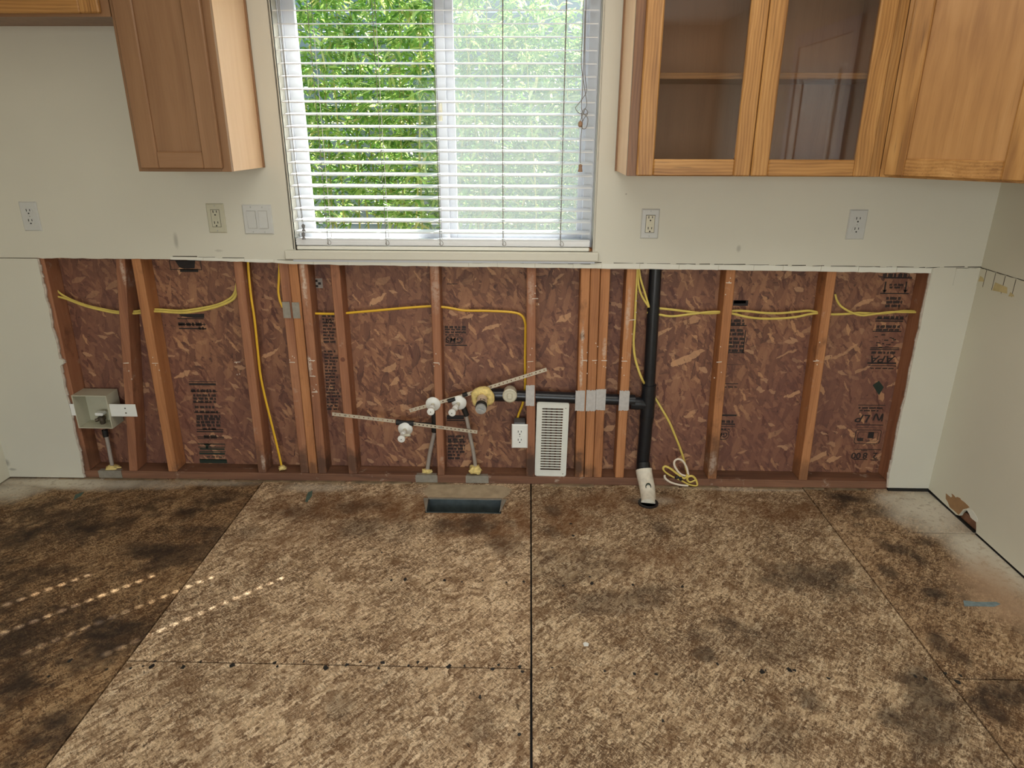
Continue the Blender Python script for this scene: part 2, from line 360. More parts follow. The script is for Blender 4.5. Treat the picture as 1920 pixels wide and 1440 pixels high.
M['rubber'] = plain('black_rubber', (24, 24, 24), .6)
M['zinc'] = plain('zinc_plug', (176, 178, 176), .4, .4, var=.1)
M['wirenut'] = plain('dark_wire_end', (40, 34, 34), .5)

# ------------------------------------------------------------------ mesh helpers
ORG = {}
def link(name, me, parent=None, origin=None):
    o = bpy.data.objects.new(name, me); COL.objects.link(o)
    base = ORG.get(parent, Vector()) if parent else Vector()
    org = Vector(origin) if origin is not None else base
    o.location = org - base
    if parent: o.parent = parent
    ORG[o] = org
    return o
class MB:
    def __init__(s): s.v = []; s.f = []; s.mi = []; s.cur = 0
    def add(s, v, f):
        k = len(s.v); s.v += [Vector(p) for p in v]; s.f += [[i+k for i in q] for q in f]; s.mi += [s.cur]*len(f); return s
    def box(s, a, b, xf=None, bev=0.0):
        bm = bmesh.new(); bmesh.ops.create_cube(bm, size=1)
        a = Vector(a); b = Vector(b); c = (a+b)/2; d = b-a
        for v in bm.verts: v.co = Vector((v.co.x*d.x, v.co.y*d.y, v.co.z*d.z)) + c
        if bev: bmesh.ops.bevel(bm, geom=bm.edges[:], offset=min(bev, min(abs(d.x), abs(d.y), abs(d.z))*.45), segments=1, affect='EDGES')
        bm.verts.index_update()
        vs = [(xf @ v.co if xf else v.co.copy()) for v in bm.verts]; fs = [[v.index for v in f.verts] for f in bm.faces]
        bm.free(); return s.add(vs, fs)
    def quadbox(s, p, n):                      # 4 corner points and an offset vector
        n = Vector(n); p = [Vector(q) for q in p]; v = p + [q+n for q in p]
        return s.add(v, [[3, 2, 1, 0], [4, 5, 6, 7], [0, 1, 5, 4], [1, 2, 6, 5], [2, 3, 7, 6], [3, 0, 4, 7]])
    def tube(s, pts, r, n=8, smooth_n=6, flat=1.0, caps=True, taper=None):
        pts = [Vector(p) for p in pts]
        if smooth_n > 1 and len(pts) > 2:
            q = []; e = [2*pts[0]-pts[1]] + pts + [2*pts[-1]-pts[-2]]
            for i in range(len(pts)-1):
                a, b, c, d = e[i:i+4]
                for k in range(smooth_n):
                    t = k/smooth_n
                    q.append(.5*((2*b)+(c-a)*t+(2*a-5*b+4*c-d)*t*t+(3*b-a-3*c+d)*t**3))
            q.append(pts[-1]); pts = q
        up = None; rings = []; k0 = len(s.v)
        for i, p in enumerate(pts):
            t = (pts[min(i+1, len(pts)-1)]-pts[max(i-1, 0)]).normalized()
            if up is None: up = t.orthogonal().normalized() if abs(t.y) > .9 else Vector((0, 1, 0))
            up = (up - t*up.dot(t)).normalized(); sd = t.cross(up)
            rr = r if taper is None else r*taper(i/(len(pts)-1))
            rings.append([p + up*(math.cos(2*PI*j/n)*rr*flat) + sd*(math.sin(2*PI*j/n)*rr) for j in range(n)])
        v = [x for rg in rings for x in rg]; f = []
        for i in range(len(rings)-1):
            for j in range(n): f.append([i*n+j, i*n+(j+1) % n, (i+1)*n+(j+1) % n, (i+1)*n+j])
        if caps: f.append(list(range(n))[::-1]); f.append([(len(rings)-1)*n+j for j in range(n)])
        return s.add(v, f)
    def lathe(s, prof, org, axis=(0, -1, 0), n=20, ref=(0, 0, 1), sq=None):
        """prof: (radius, distance along axis)"""
        org = Vector(org); a = Vector(axis).normalized(); u = Vector(ref); u = Vector((1, 0, 0)) if (u-a*u.dot(a)).length < .05 else u; u = (u-a*u.dot(a)).normalized(); w_ = a.cross(u)
        v = []; f = []
        for (r, t) in prof:
            for j in range(n):
                an = 2*PI*j/n; v.append(org + a*t + u*(math.cos(an)*r) + w_*(math.sin(an)*r*(sq or 1)))
        for i in range(len(prof)-1):
            for j in range(n): f.append([i*n+j, i*n+(j+1) % n, (i+1)*n+(j+1) % n, (i+1)*n+j])
        f.append(list(range(n))[::-1]); f.append([(len(prof)-1)*n+j for j in range(n)])
        return s.add(v, f)
    def prism(s, loops, to3, depth):
        """loops: outer 2D outline then holes; to3(u,v) -> point; depth: vector"""
        depth = Vector(depth); flat = [p for l in loops for p in l]
        tri = tessellate_polygon([[Vector((p[0], p[1], 0)) for p in l] for l in loops])
        v = [Vector(to3(*p)) for p in flat]; n = len(v); v += [p+depth for p in v]
        f = [list(t) for t in tri] + [[i+n for i in t][::-1] for t in tri]
        k = 0
        for l in loops:
            for i in range(len(l)):
                a = k+i; b = k+(i+1) % len(l); f.append([a, b, b+n, a+n])
            k += len(l)
        return s.add(v, f)
    def gridslab(s, us, vs, solid, to3, depth):
        """slab on a grid of cell borders with open cells: solid(i,j) tells whether a cell is filled"""
        depth = Vector(depth); nu, nv = len(us), len(vs)
        v = [Vector(to3(a, b)) for a in us for b in vs]; n = len(v); v += [p+depth for p in v]
        ix = lambda i, j: i*nv+j
        S = lambda i, j: 0 <= i < nu-1 and 0 <= j < nv-1 and solid(i, j)
        f = []
        for i in range(nu-1):
            for j in range(nv-1):
                if not solid(i, j): continue
                a, b, c, d = ix(i, j), ix(i+1, j), ix(i+1, j+1), ix(i, j+1)
                f.append([a, b, c, d]); f.append([d+n, c+n, b+n, a+n])
                if not S(i, j-1): f.append([b, a, a+n, b+n])
                if not S(i+1, j): f.append([c, b, b+n, c+n])
                if not S(i, j+1): f.append([d, c, c+n, d+n])
                if not S(i-1, j): f.append([a, d, d+n, a+n])
        return s.add(v, f)
    def mesh(s, name, mats, origin=(0, 0, 0), smooth=None):
        og = Vector(origin); me = bpy.data.meshes.new(name)
        me.from_pydata([tuple(v-og) for v in s.v], [], s.f)
        for m in (mats if isinstance(mats, (list, tuple)) else [mats]): me.materials.append(m)
        bm = bmesh.new(); bm.from_mesh(me)
        for fc, i in zip(bm.faces, s.mi): fc.material_index = i
        loose = [v for v in bm.verts if not v.link_faces]
        if loose: bmesh.ops.delete(bm, geom=loose, context='VERTS')
        bmesh.ops.recalc_face_normals(bm, faces=bm.faces)
        if smooth is not None:
            for fc in bm.faces: fc.smooth = True
            for e in bm.edges:
                e.smooth = not (len(e.link_faces) == 2 and e.calc_face_angle(0) > smooth)
        bm.to_mesh(me); bm.free()
        return me
    def build(s, name, mats, parent=None, origin=None, smooth=None):
        og = Vector(origin) if origin is not None else ORG.get(parent, Vector())
        return link(name, s.mesh(name, mats, og, smooth), parent, og)
SM = math.radians(38)
def thing(name, label, cat, loc, group=None):
    o = bpy.data.objects.new(name, None); COL.objects.link(o); o.location = loc; o.empty_display_size = .05
    ORG[o] = Vector(loc); o['label'] = label; o['category'] = cat
    if group: o['group'] = group
    return o
def tag(o, label, cat, group=None):
    o['label'] = label; o['category'] = cat
    if group: o['group'] = group
    return o
def struct(name, loc=(0, 0, 0)):
    o = bpy.data.objects.new(name, None); COL.objects.link(o); o.location = loc; o.empty_display_size = .05
    ORG[o] = Vector(loc); o['kind'] = 'structure'; return o
def jit(a): return random.uniform(-a, a)

# ------------------------------------------------------------------ room shell
XL, XR, YB, ZC = -2.385, 1.766, -5.2, 2.44
DF = -0.0127                                  # room face of the drywall
WX0, WX1, WZ0, WZ1 = -.957, .232, 1.05, 2.03  # window opening

floor = struct('floor')
def panel(x0, x1, y0, y1, mat, hole=None):
    us = [x0+.003, x1-.003]; vs = [y0+.0022, y1-.0022]
    if hole: us = [us[0], hole[0], hole[1], us[1]]; vs = [vs[0], hole[2], hole[3], vs[1]]
    MB().gridslab(us, vs, lambda i, j: not (hole and i == 1 and j == 1), lambda a, b: (a, b, 0), (0, 0, -.018)).build('subfloor_panel', M[mat], floor)
DUCT = (-.445, -.125, -.26, -.14)
panel(-2.6, -1.219, -2.5, .1, 'floor_l'); panel(-2.6, -1.219, -4.9, -2.5, 'floor_l')
panel(-1.219, 0, -1.14, .1, 'floor_c', DUCT); panel(-1.219, -.001, -3.58, -1.14, 'floor_cf')
panel(0, 1.219, -2.4, .1, 'floor_c2', None); panel(0, 1.219, -4.84, -2.4, 'floor_c2')
panel(1.219, 1.95, -.358, .1, 'floor_r'); panel(1.219, 1.95, -1.145, -.358, 'floor_r'); panel(1.219, 1.95, -3.58, -1.145, 'floor_r')
panel(-1.219, 0, -5.3, -3.58, 'floor_c'); panel(1.219, 1.95, -5.3, -3.58, 'floor_r'); panel(-2.6, -1.219, -5.3, -4.9, 'floor_l'); panel(0, 1.219, -5.3, -4.84, 'floor_c2')
sb = MB().gridslab([-2.6, DUCT[0], DUCT[1], 1.95], [-5.3, DUCT[2], DUCT[3], .1], lambda i, j: not (i == 1 and j == 1), lambda a, b: (a, b, -.019), (0, 0, -.06))
sb.build('joist_layer', M['black'], floor)
nh = MB()
def nail(x, y, r=.005):
    n = 8; pts = [(x+math.cos(2*PI*k/n)*r*random.uniform(.5, 1.3), y+math.sin(2*PI*k/n)*r*random.uniform(.6, 1.7)) for k in range(n)]
    nh.prism([pts], lambda a, b: (a, b, .0005), (0, 0, -.001))
for (px, py) in [(833,1088),(866,1091),(905,1089),(950,1092),(982,1091),(1056,1098),(1106,1081),(1110,1094),(760,1087),(734,1088),(1186,1096),(1280,1100),(1345,1245),(1430,1260),(1190,1264),(1035,1252),(1134,1258),(1230,1264),(1553,1272),(1480,1256),(1490,1257),(1435,1257),(1716,1268),(1735,1272),
                 (1773,1262),(1800,1266),(1795,1278),(200,1255),(245,1253),(268,1249),(285,1250),(290,1240),(344,1250),(376,1241),(435,1248),(515,1243),(520,1250),(570,1240),(611,1252),(650,1246),(676,1241),(718,1242),(766,1248),(783,1242),(800,1254),(842,1250),(871,1248),(923,1255),(935,1247),(975,1250),(980,1259),(710,1253),(716,1036),(1070,982),(1075,1004),(130,1240),(92,1268),(1395,1276),(1243,1352),(974,1377),(900,1307)]:
    p = fl(px, py); nail(p.x, p.y, random.choice((.004, .005, .006, .008)))
o = nh.build('nail_hole', M['black'], floor); o['kind'] = 'stuff'
# dried edge left where the floor covering met the plate
eg = MB()
x = -2.3
while x < 1.76:
    L = random.uniform(.08, .35)
    if random.random() < .8:
        eg.quadbox([(x, -.016+jit(.004), .0002), (x+L, -.016+jit(.004), .0002), (x+L, -.001, .0002), (x, -.001, .0002)], (0, 0, random.uniform(.002, .006)))
    x += L+random.uniform(.005, .05)
o = eg.build('vinyl_edge_remnant', plain('edge_remnant', (132, 112, 86), .85, var=.4, vs=20), floor); o['kind'] = 'stuff'
for (p, m_) in (([(-.46, -.022), (-.40, -.014), (-.2, -.016), (-.128, -.02), (-.085, -.05), (-.10, -.10), (-.125, -.139), (-.445, -.139), (-.475, -.09)], (178, 160, 132)),):
    MB().prism([[(a, b) for a, b in p]], lambda a, b: (a, b, .0015), (0, 0, -.0013)).build('bare_patch', plain('mortar_patch', m_, .9, var=.2, vs=16, bump=.4), floor)
# duct boot in the floor opening
db = MB(); x0, x1, y0, y1 = DUCT[0]+.004, DUCT[1]-.004, DUCT[2]+.004, DUCT[3]-.004
for a, b in (((x0, y0), (x1, y0)), ((x1, y0), (x1, y1)), ((x1, y1), (x0, y1)), ((x0, y1), (x0, y0))):
    db.quadbox([(a[0], a[1], .001), (b[0], b[1], .001), (b[0], b[1], -.16), (a[0], a[1], -.16)], (0, .001, 0) if a[1] == b[1] else (.001, 0, 0))
db.box((x0, y0, -.17), (x1, y1, -.16))
bt = tag(db.build('floor_duct_boot', M['ductm'], None, ((x0+x1)/2, (y0+y1)/2, -.16)), 'open sheet metal duct boot sunk in the floor below the sink valves', 'duct')
rim = MB()
rim.box((x0-.004, y1-.006, .0015), (x1+.004, y1+.006, .004)); rim.quadbox([(x0, y0, .002), (x0-.026, y1, .002), (x0-.004, y1, .002), (x0+.003, y0, .002)], (0, 0, .002))
rim.quadbox([(x1-.003, y0, .002), (x1+.002, y1, .002), (x1+.024, y1, .002), (x1+.004, y0+.02, .002)], (0, 0, .002))
rim.build('flange', M['galv'], bt)
# floor paint marks and lint
def mark(name, pts, mat, label, cat, h=.0015):
    p3 = [fl(*q) for q in pts]; c = sum(p3, Vector())/len(p3)
    tag(MB().prism([[(p.x, p.y) for p in p3]], lambda a, b: (a, b, .0006), (0, 0, h)).build(name, mat, None, c), label, cat)
mark('paint_mark', [(1806, 1126), (1830, 1129), (1868, 1129), (1876, 1133), (1864, 1138), (1830, 1137), (1808, 1137)], M['tape'], 'blue arrow-like paint mark on the floor beside the side wall', 'paint mark', .0006)
mark('paint_mark', [(577, 924), (586, 920), (585, 930), (576, 942), (572, 941)], M['teal'], 'small teal paint mark on the floor in front of the crooked sole plate', 'paint mark', .0006)
mark('paint_mark', [(141, 928), (158, 922), (152, 930), (138, 938)], M['teal'], 'faint teal paint smear on the floor by the corner of the left wall', 'paint mark', .0006)
mark('lint', [(1093, 1207), (1098, 1205), (1104, 1208), (1103, 1212), (1095, 1212)], M['white'], 'tiny white paper scrap lying alone on the bare floor', 'scrap', .003)

# ---- back wall
wall = struct('wall_back')
def wpt(u, v): return (u, DF, v)
HT = [(-2.018, 1.010), (-1.9, 1.0105), (-1.7, 1.009), (-1.512, 1.009), (-1.3, 1.004), (-1.078, .999), (-.949, .993), (-.7, .990), (-.43, .988), (-.2, .987), (0, .986), (.3, .984), (.638, .982), (.95, .980), (1.272, .977), (1.45, .976), (1.576, .974)]
top = []
for (a, b) in zip(HT[:-1], HT[1:]):
    n = 6
    for k in range(n):
        t = k/n; top.append((a[0]*(1-t)+b[0]*t, a[1]*(1-t)+b[1]*t+jit(.0016)))
top.append(HT[-1])
# upper drywall: bottom edge is the ragged cut
outer = [(XL, 1.0105)] + top + [(1.577, .997), (XR, .997), (XR, ZC), (XL, ZC)]
win = [(WX0, WZ0), (WX1, WZ0), (WX1, WZ1), (WX0, WZ1)]
MB().prism([outer, win], wpt, (0, -DF, 0)).build('drywall_sheet', M['paint'], wall)
# drywall left of the cut-out with a broken edge
le = [(-2.020, 1.008), (-2.022, .93), (-2.025, .85), (-2.020, .80), (-2.027, .72), (-2.024, .64), (-2.027, .58), (-2.012, .572), (-2.010, .560), (-2.030, .548), (-2.034, .45), (-2.032, .33), (-2.038, .24), (-2.036, .14), (-2.044, .03), (-2.042, .008)]
le2 = []
for a, b in zip(le[:-1], le[1:]):
    for k in range(3): t = k/3; le2.append((a[0]*(1-t)+b[0]*t+jit(.0022), a[1]*(1-t)+b[1]*t))
le2.append(le[-1])
MB().prism([[(XL, 1.0085)] + le2 + [(XL, .008)]], wpt, (0, -DF, 0)).build('drywall_sheet', M['paint'], wall)
re = [(1.577, .995)] + [(1.577+.0004*k+jit(.0022), .995-.0605*k) for k in range(1, 16)] + [(1.588, .014), (XR, .014), (XR, .995)]
MB().prism([re], wpt, (0, -DF, 0)).build('drywall_sheet', M['paint'], wall)
# broken gypsum edge along both sides of the cut-out
for pts in (le2, re[:17]):
    g = MB()
    for a, b in zip(pts[:-1], pts[1:]):
        sgn = 1 if pts is le2 else -1
        g.quadbox([(a[0], DF+.002, a[1]), (a[0]+sgn*random.uniform(.002, .008), DF+.004, a[1]), (b[0]+sgn*random.uniform(.002, .008), DF+.004, b[1]), (b[0], DF+.002, b[1])], (0, .006, 0))
    o = g.build('broken_gypsum_edge', plain('torn_gypsum', (186, 172, 158), .9, var=.25, vs=60), wall); o['kind'] = 'stuff'
# the strip of old caulk and set plaster above the cut, in short lengths with cracks between
def strip_piece(x0, x1, b0, b1, t0, t1, fr=.0022, mt='plaster'):
    n = 5; lo = []; hi = []
    for k in range(n+1):
        t = k/n; lo.append((x0+(x1-x0)*t, b0+(b1-b0)*t+jit(.0012))); hi.append((x0+(x1-x0)*t, t0+(t1-t0)*t+jit(.0022)))
    MB().prism([lo+hi[::-1]], lambda a, b: (a, DF-fr, b), (0, fr, 0)).build('caulk_piece', M[mt], wall)
def zt(x):
    for a, b in zip(HT[:-1], HT[1:]):
        if a[0] <= x <= b[0]: return a[1]+(b[1]-a[1])*(x-a[0])/(b[0]-a[0])
    return .974
x = -1.47
while x < 1.56:
    L = min(random.uniform(.11, .17), 1.574-x); th = .012 if x < -.9 else (.016 if x < .2 else .021)
    strip_piece(x, x+L, zt(x)+.001, zt(x+L)+.001, zt(x)+th, zt(x+L)+th); x += L+random.uniform(.0015, .004)
# dark crack line above the strip
ck = MB(); x = -1.46
while x < XR-.02:
    L = random.uniform(.02, .10)
    if random.random() < .72:
        z = (zt(x)+(.0125 if x < -.9 else (.0165 if x < .2 else .0215))) if x < 1.57 else .999
        ck.quadbox([(x, DF-.0008, z), (x+L, DF-.0008, z+jit(.001)), (x+L, DF-.0008, z+random.uniform(.0015, .004)), (x, DF-.0008, z+random.uniform(.001, .003))], (0, .0006, 0))
    x += L+random.uniform(.0, .03)
o = ck.build('dark_crack', plain('old_caulk_dirt', (66, 58, 46), .9), wall); o['kind'] = 'stuff'
for (a, b) in ((1.580, 1.668), (1.671, XR-.002)):
    strip_piece(a, b, .927, .929, .996, .9975, .0015, 'paint')
# framing
def stud(tp, bt_, mat='stud', y0=0.0, y1=.089, ztop=1.06):
    """tp, bt_: (left x, right x) measured at z=.99 and z=.038"""
    s_ = [(tp[i]-bt_[i])/(.99-.038) for i in (0, 1)]
    xa = [tp[i]+s_[i]*(ztop-.99) for i in (0, 1)]
    b = MB().quadbox([(bt_[0], y0, .038), (bt_[1], y0, .038), (xa[1], y0, ztop), (xa[0], y0, ztop)], (0, y1-y0, 0))
    bm = bmesh.new(); me = b.mesh('stud', M[mat]); bm.from_mesh(me); bmesh.ops.bevel(bm, geom=bm.edges[:], offset=.003, segments=1, affect='EDGES'); bm.to_mesh(me); bm.free()
    return link('stud', me, wall)
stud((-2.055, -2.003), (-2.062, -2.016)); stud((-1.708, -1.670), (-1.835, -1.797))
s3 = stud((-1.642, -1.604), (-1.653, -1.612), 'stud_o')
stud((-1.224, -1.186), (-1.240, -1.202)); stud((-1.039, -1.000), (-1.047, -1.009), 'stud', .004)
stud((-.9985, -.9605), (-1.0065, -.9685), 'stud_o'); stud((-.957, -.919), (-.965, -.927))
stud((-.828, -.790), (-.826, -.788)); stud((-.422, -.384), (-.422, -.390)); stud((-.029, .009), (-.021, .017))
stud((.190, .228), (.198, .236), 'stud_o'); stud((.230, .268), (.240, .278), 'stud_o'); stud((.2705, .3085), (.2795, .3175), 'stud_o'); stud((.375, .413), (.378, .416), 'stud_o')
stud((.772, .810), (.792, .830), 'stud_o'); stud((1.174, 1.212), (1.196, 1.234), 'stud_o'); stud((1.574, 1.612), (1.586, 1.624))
MB().box((XL, 0, 0), (XR+.02, .089, .038), None, .003).build('sole_plate', M['plate'], wall)
MB().box((WX0-.1, 0, 1.0), (WX1+.1, .089, 1.034)).build('sill_framing', M['plate'], wall)
# chalk marks across the stud faces
ch = MB()
for (px, py) in [(236, 681), (290, 681), (445, 679), (548, 679), (585, 676), (586, 705), (818, 680), (995, 678), (1096, 676), (1115, 676), (1133, 676), (1170, 677), (1348, 679), (1530, 677), (590, 735), (1003, 560), (1186, 600), (1366, 530)]:
    p = at(px, py, 0); ch.quadbox([(p.x-.012+jit(.004), -.0006, p.z-.002), (p.x+.012+jit(.004), -.0006, p.z-.002+jit(.002)), (p.x+.012, -.0006, p.z+.002+jit(.002)), (p.x-.012, -.0006, p.z+.001)], (0, .001, 0))
    for k in range(3):
        q = (p.x+jit(.014), p.z+jit(.08)); ch.quadbox([(q[0], -.0006, q[1]), (q[0]+.004, -.0006, q[1]), (q[0]+.003, -.0006, q[1]+.005), (q[0], -.0006, q[1]+.004)], (0, .001, 0))
o = ch.build('chalk_mark', M['dust'], wall); o['kind'] = 'stuff'
kn = MB().lathe([(.010, 0), (.010, .0008)], (-.808, -.0002, .585), (0, -1, 0), 14); kn.build('wood_knot', plain('knot', (112, 66, 46), .6), wall)
# sheathing
SY = .089
panels = []
for (a, b) in ((-2.62, -1.2225), (-1.2195, -.0015), (.0015, 1.2105), (1.2135, 2.0)):
    panels.append(MB().box((a, SY, -.02), (b, SY+.011, 1.034)).build('sheathing_panel', M['osb'], wall))
for a, b, c, d in ((-2.62, WX0, 1.036, 2.6), (WX1, 2.0, 1.036, 2.6), (WX0, WX1, WZ1, 2.6)):
    MB().box((a, SY, c), (b, SY+.011, d)).build('sheathing_panel', M['osb'], wall)
for a, b, c, d in ((-2.8, 2.2, -.3, 1.03), (-2.8, WX0, 1.03, 2.8), (WX1, 2.2, 1.03, 2.8), (WX0, WX1, WZ1, 2.8)):
    MB().box((a, SY+.0115, c), (b, SY+.03, d)).build('siding_board', M['siding'], wall)

# grade stamps printed on the sheathing
def ptext(mb, s, x, z, h, flip=True, shear=0.0, wide=1.0):
    cu = bpy.data.curves.new('t', 'FONT'); cu.body = s; cu.size = h*1.4; cu.align_x = 'CENTER'; cu.align_y = 'CENTER'; cu.shear = shear; cu.offset = h*.022
    o = bpy.data.objects.new('t', cu); COL.objects.link(o); bpy.context.view_layer.update()
    me = bpy.data.meshes.new_from_object(o.evaluated_get(bpy.context.evaluated_depsgraph_get()))
    sg = -1 if flip else 1
    mb.add([(x+sg*v.co.x*wide, SY-.0004, z+sg*v.co.y) for v in me.vertices], [list(p.vertices) for p in me.polygons])
    bpy.data.objects.remove(o); bpy.data.curves.remove(cu); bpy.data.meshes.remove(me)
def bar(mb, x0, x1, z, h):
    h = h*1.25+.0006; mb.quadbox([(x0, SY-.0004, z), (x1, SY-.0004, z+jit(.0006)), (x1, SY-.0004, z+h), (x0, SY-.0004, z+h)], (0, .0002, 0))
def words(mb, x0, x1, z, h, lo=.008, hi=.03):        # an unreadable printed line: short ink dashes
    x = x0
    while x < x1:
        L = min(random.uniform(lo, hi), x1-x)
        k = x
        while k < x+L-.002:
            q = random.uniform(.0025, .005); bar(mb, k, min(k+q*.88, x+L), z+jit(.0006), h*random.uniform(.9, 1.1)); k += q
        x += L+random.uniform(.003, .007)
def frame(mb, x0, x1, z0, z1, t=.002, rad=0.0):
    n = 6 if rad else 1
    def ring(a, b, c, d, r):
        if not rad: return [(a, c), (b, c), (b, d), (a, d)]
        out = []
        for cx_, cz_, s0 in ((b-r, c+r, -PI/2), (b-r, d-r, 0), (a+r, d-r, PI/2), (a+r, c+r, PI)):
            for k in range(n+1): an = s0+k*PI/2/n; out.append((cx_+r*math.cos(an), cz_+r*math.sin(an)))
        return out
    A = ring(x0, x1, z0, z1, rad); B = ring(x0+t, x1-t, z0+t, z1-t, max(rad-t, .0005)) if rad else ring(x0+t, x1-t, z0+t, z1-t, 0)
    mb.prism([A, B[::-1]], lambda a, b: (a, SY-.0004, b), (0, .0002, 0))
def P3(px, py): q = at(px, py, SY); return q.x, q.z
def put_stamp(mb, panel_i, mat='ink'): mb.build('grade_stamp', M[mat], panels[panel_i])
# right bay
mb = MB()
def bx(pxa, pxb, py, h): a = P3(pxa, py); b = P3(pxb, py); bar(mb, a[0], b[0], a[1], h)
def wd(pxa, pxb, py, h=.009): a = P3(pxa, py); b = P3(pxb, py); words(mb, a[0], b[0], a[1]-h, h)
wd(1656, 1706, 514, .012); bx(1656, 1710, 522, .004)
bx(1650, 1704, 551, .003)
for px in (1661, 1700):
    a = P3(px, 528); b = P3(px-3, 547); mb.quadbox([(a[0]-.003, SY-.0004, a[1]), (a[0]+.003, SY-.0004, a[1]), (b[0]+.003, SY-.0004, b[1]), (b[0]-.003, SY-.0004, b[1])], (0, .0002, 0))
    mb.prism([[(b[0]-.009, b[1]+.008), (b[0]+.009, b[1]+.008), (b[0], b[1]-.008)]], lambda u, v: (u, SY-.0004, v), (0, .0002, 0))
wd(1668, 1694, 533, .006); wd(1668, 1692, 538, .006); wd(1662, 1690, 558); wd(1662, 1692, 565); wd(1660, 1688, 572)
wd(1645, 1695, 594); bx(1641, 1694, 599, .003); bx(1641, 1693, 603, .004); wd(1644, 1688, 611); wd(1643, 1686, 617, .007); bx(1636, 1690, 622, .003)
bx(1632, 1686, 653, .003); bx(1631, 1686, 656, .003); wd(1634, 1682, 660, .008)
q = P3(1655, 673); ptext(mb, 'APA', q[0], q[1], .032, True, .25, 1.25)
bx(1626, 1680, 682, .005); bx(1628, 1680, 686, .002); wd(1632, 1676, 690, .004)
for k in range(14):
    q = P3(1645+jit(20)+14, 640+jit(13)); bar(mb, q[0], q[0]+random.uniform(.004, .02), q[1], random.uniform(.002, .006))
put_stamp(mb, 3)
mb = MB()
q = [P3(*p) for p in ((1636, 722), (1648, 714), (1657, 726), (1648, 741))]
mb.prism([q[::-1]], lambda u, v: (u, SY-.0004, v), (0, .0002, 0)); put_stamp(mb, 3, 'ink_g')
mb = MB()
bx(1609, 1660, 760, .002); wd(1610, 1656, 764, .006); wd(1612, 1648, 769, .005)
q = P3(1620, 784); ptext(mb, 'LP', q[0], q[1], .036, True, .3, 1.2)
a = [P3(*p) for p in ((1637, 788), (1643, 776), (1648, 788), (1655, 776), (1653, 790))]
mb.tube([(p[0], SY-.0006, p[1]) for p in a], .0035, 4, 5, .15)
bx(1605, 1656, 797, .002); bx(1607, 1655, 802, .001)
a = P3(1600, 832); b = P3(1654, 806); frame(mb, a[0], b[0], a[1], b[1], .003, .012)
a = P3(1606, 827); b = P3(1648, 810); frame(mb, a[0], b[0], a[1], b[1], .002, .008)
q = P3(1633, 817); bar(mb, q[0]-.014, q[0]+.012, q[1]-.012, .024); wd(1608, 1622, 822, .012)
bx(1602, 1652, 843, .002); bx(1614, 1626, 845, .002)
for s_, px in (('2', 1641), ('8', 1622), ('00', 1605)):
    q = P3(px, 854); ptext(mb, s_, q[0], q[1], .031, True)
bx(1600, 1626, 862, .002); bx(1632, 1647, 863, .003)
put_stamp(mb, 3)
# bay to the right of the vent pipe stud
mb = MB(); bx(1374, 1402, 573, .018); bx(1376, 1398, 569, .01)
for py in (600, 606, 618, 625, 634, 641, 648, 656): wd(1366, 1396, py, .009)
bx(1367, 1400, 611, .003); bx(1364, 1396, 662, .003)
a = P3(1362, 662); b = P3(1398, 628); bar(mb, b[0]-.004, b[0], a[1], b[1]-a[1]); bx(1358, 1394, 684, .001); bx(1356, 1384, 720, .002); wd(1356, 1382, 725, .004)
bx(1352, 1381, 780, .006); wd(1350, 1378, 789, .010); bx(1350, 1378, 796, .004); bx(1350, 1378, 800, .002); wd(1350, 1368, 804, .004)
q = P3(1352, 815); ptext(mb, 'GMS', q[0], q[1], .022, True, .2); a = P3(1334, 824); b = P3(1368, 806); frame(mb, a[0], b[0], a[1], b[1], .003, .02)
put_stamp(mb, 3 if False else 2)
# GMS stamp in the sink bay
mb = MB(); wd(834, 874, 612, .008); wd(834, 876, 617, .005); wd(835, 875, 622, .006); wd(835, 864, 627, .004)
q = P3(852, 637); ptext(mb, 'GMS', q[0], q[1], .024, True, .15, 1.1)
a = P3(836, 644); b = P3(868, 630); frame(mb, a[0], b[0], a[1], b[1], .003, .016); bx(835, 876, 648, .003)
put_stamp(mb, 1)
mb = MB(); bx(838, 870, 786, .016); bx(838, 872, 789, .004); bx(838, 858, 533, .002); wd(840, 870, 803, .008)
for py in (817, 823, 827, 834, 840, 846, 852, 858): wd(840, 872-(py > 850)*10, py, .008)
bx(858, 874, 829, .002); put_stamp(mb, 1)
# left bay block of small print
mb = MB()
bx(354, 405, 716, .002); bx(355, 405, 722, .007); wd(358, 404, 731, .011); bx(357, 408, 734, .002)
for py in (740, 746, 752): wd(362, 405, py, .009)
bx(363, 396, 755, .002); wd(365, 402, 762, .009); wd(366, 410, 771, .009); bx(364, 413, 774, .002)
for py in (779, 784, 790, 796): wd(368, 413, py, .010, )
wd(380, 405, 803, .009); bx(369, 419, 806, .003); bx(369, 419, 810, .004); wd(382, 408, 817, .012); bx(370, 420, 820, .003); bx(371, 420, 823, .002)
put_stamp(mb, 0)
mb = MB(); bx(371, 422, 833, .003); bx(372, 422, 839, .003); bx(375, 421, 843, .006); bx(374, 423, 847, .003); bx(374, 422, 852, .008); wd(388, 420, 856, .004)
q = [P3(*p) for p in ((380, 832), (398, 832), (391, 836), (391, 841), (386, 841), (386, 836))]; mb.prism([q[::-1]], lambda u, v: (u, SY-.0004, v), (0, .0002, 0))
bx(375, 425, 862, .003); bx(375, 426, 868, .015); put_stamp(mb, 0, 'ink_g')
mb = MB(); q = [P3(*p) for p in ((328, 488), (366, 488), (365, 503), (345, 504), (336, 501))]; mb.prism([q[::-1]], lambda u, v: (u, SY-.0004, v), (0, .0002, 0))
a = P3(320, 506); b = P3(376, 488); frame(mb, a[0], b[0], a[1], b[1], .003)
bx(338, 372, 510, .010); put_stamp(mb, 0)
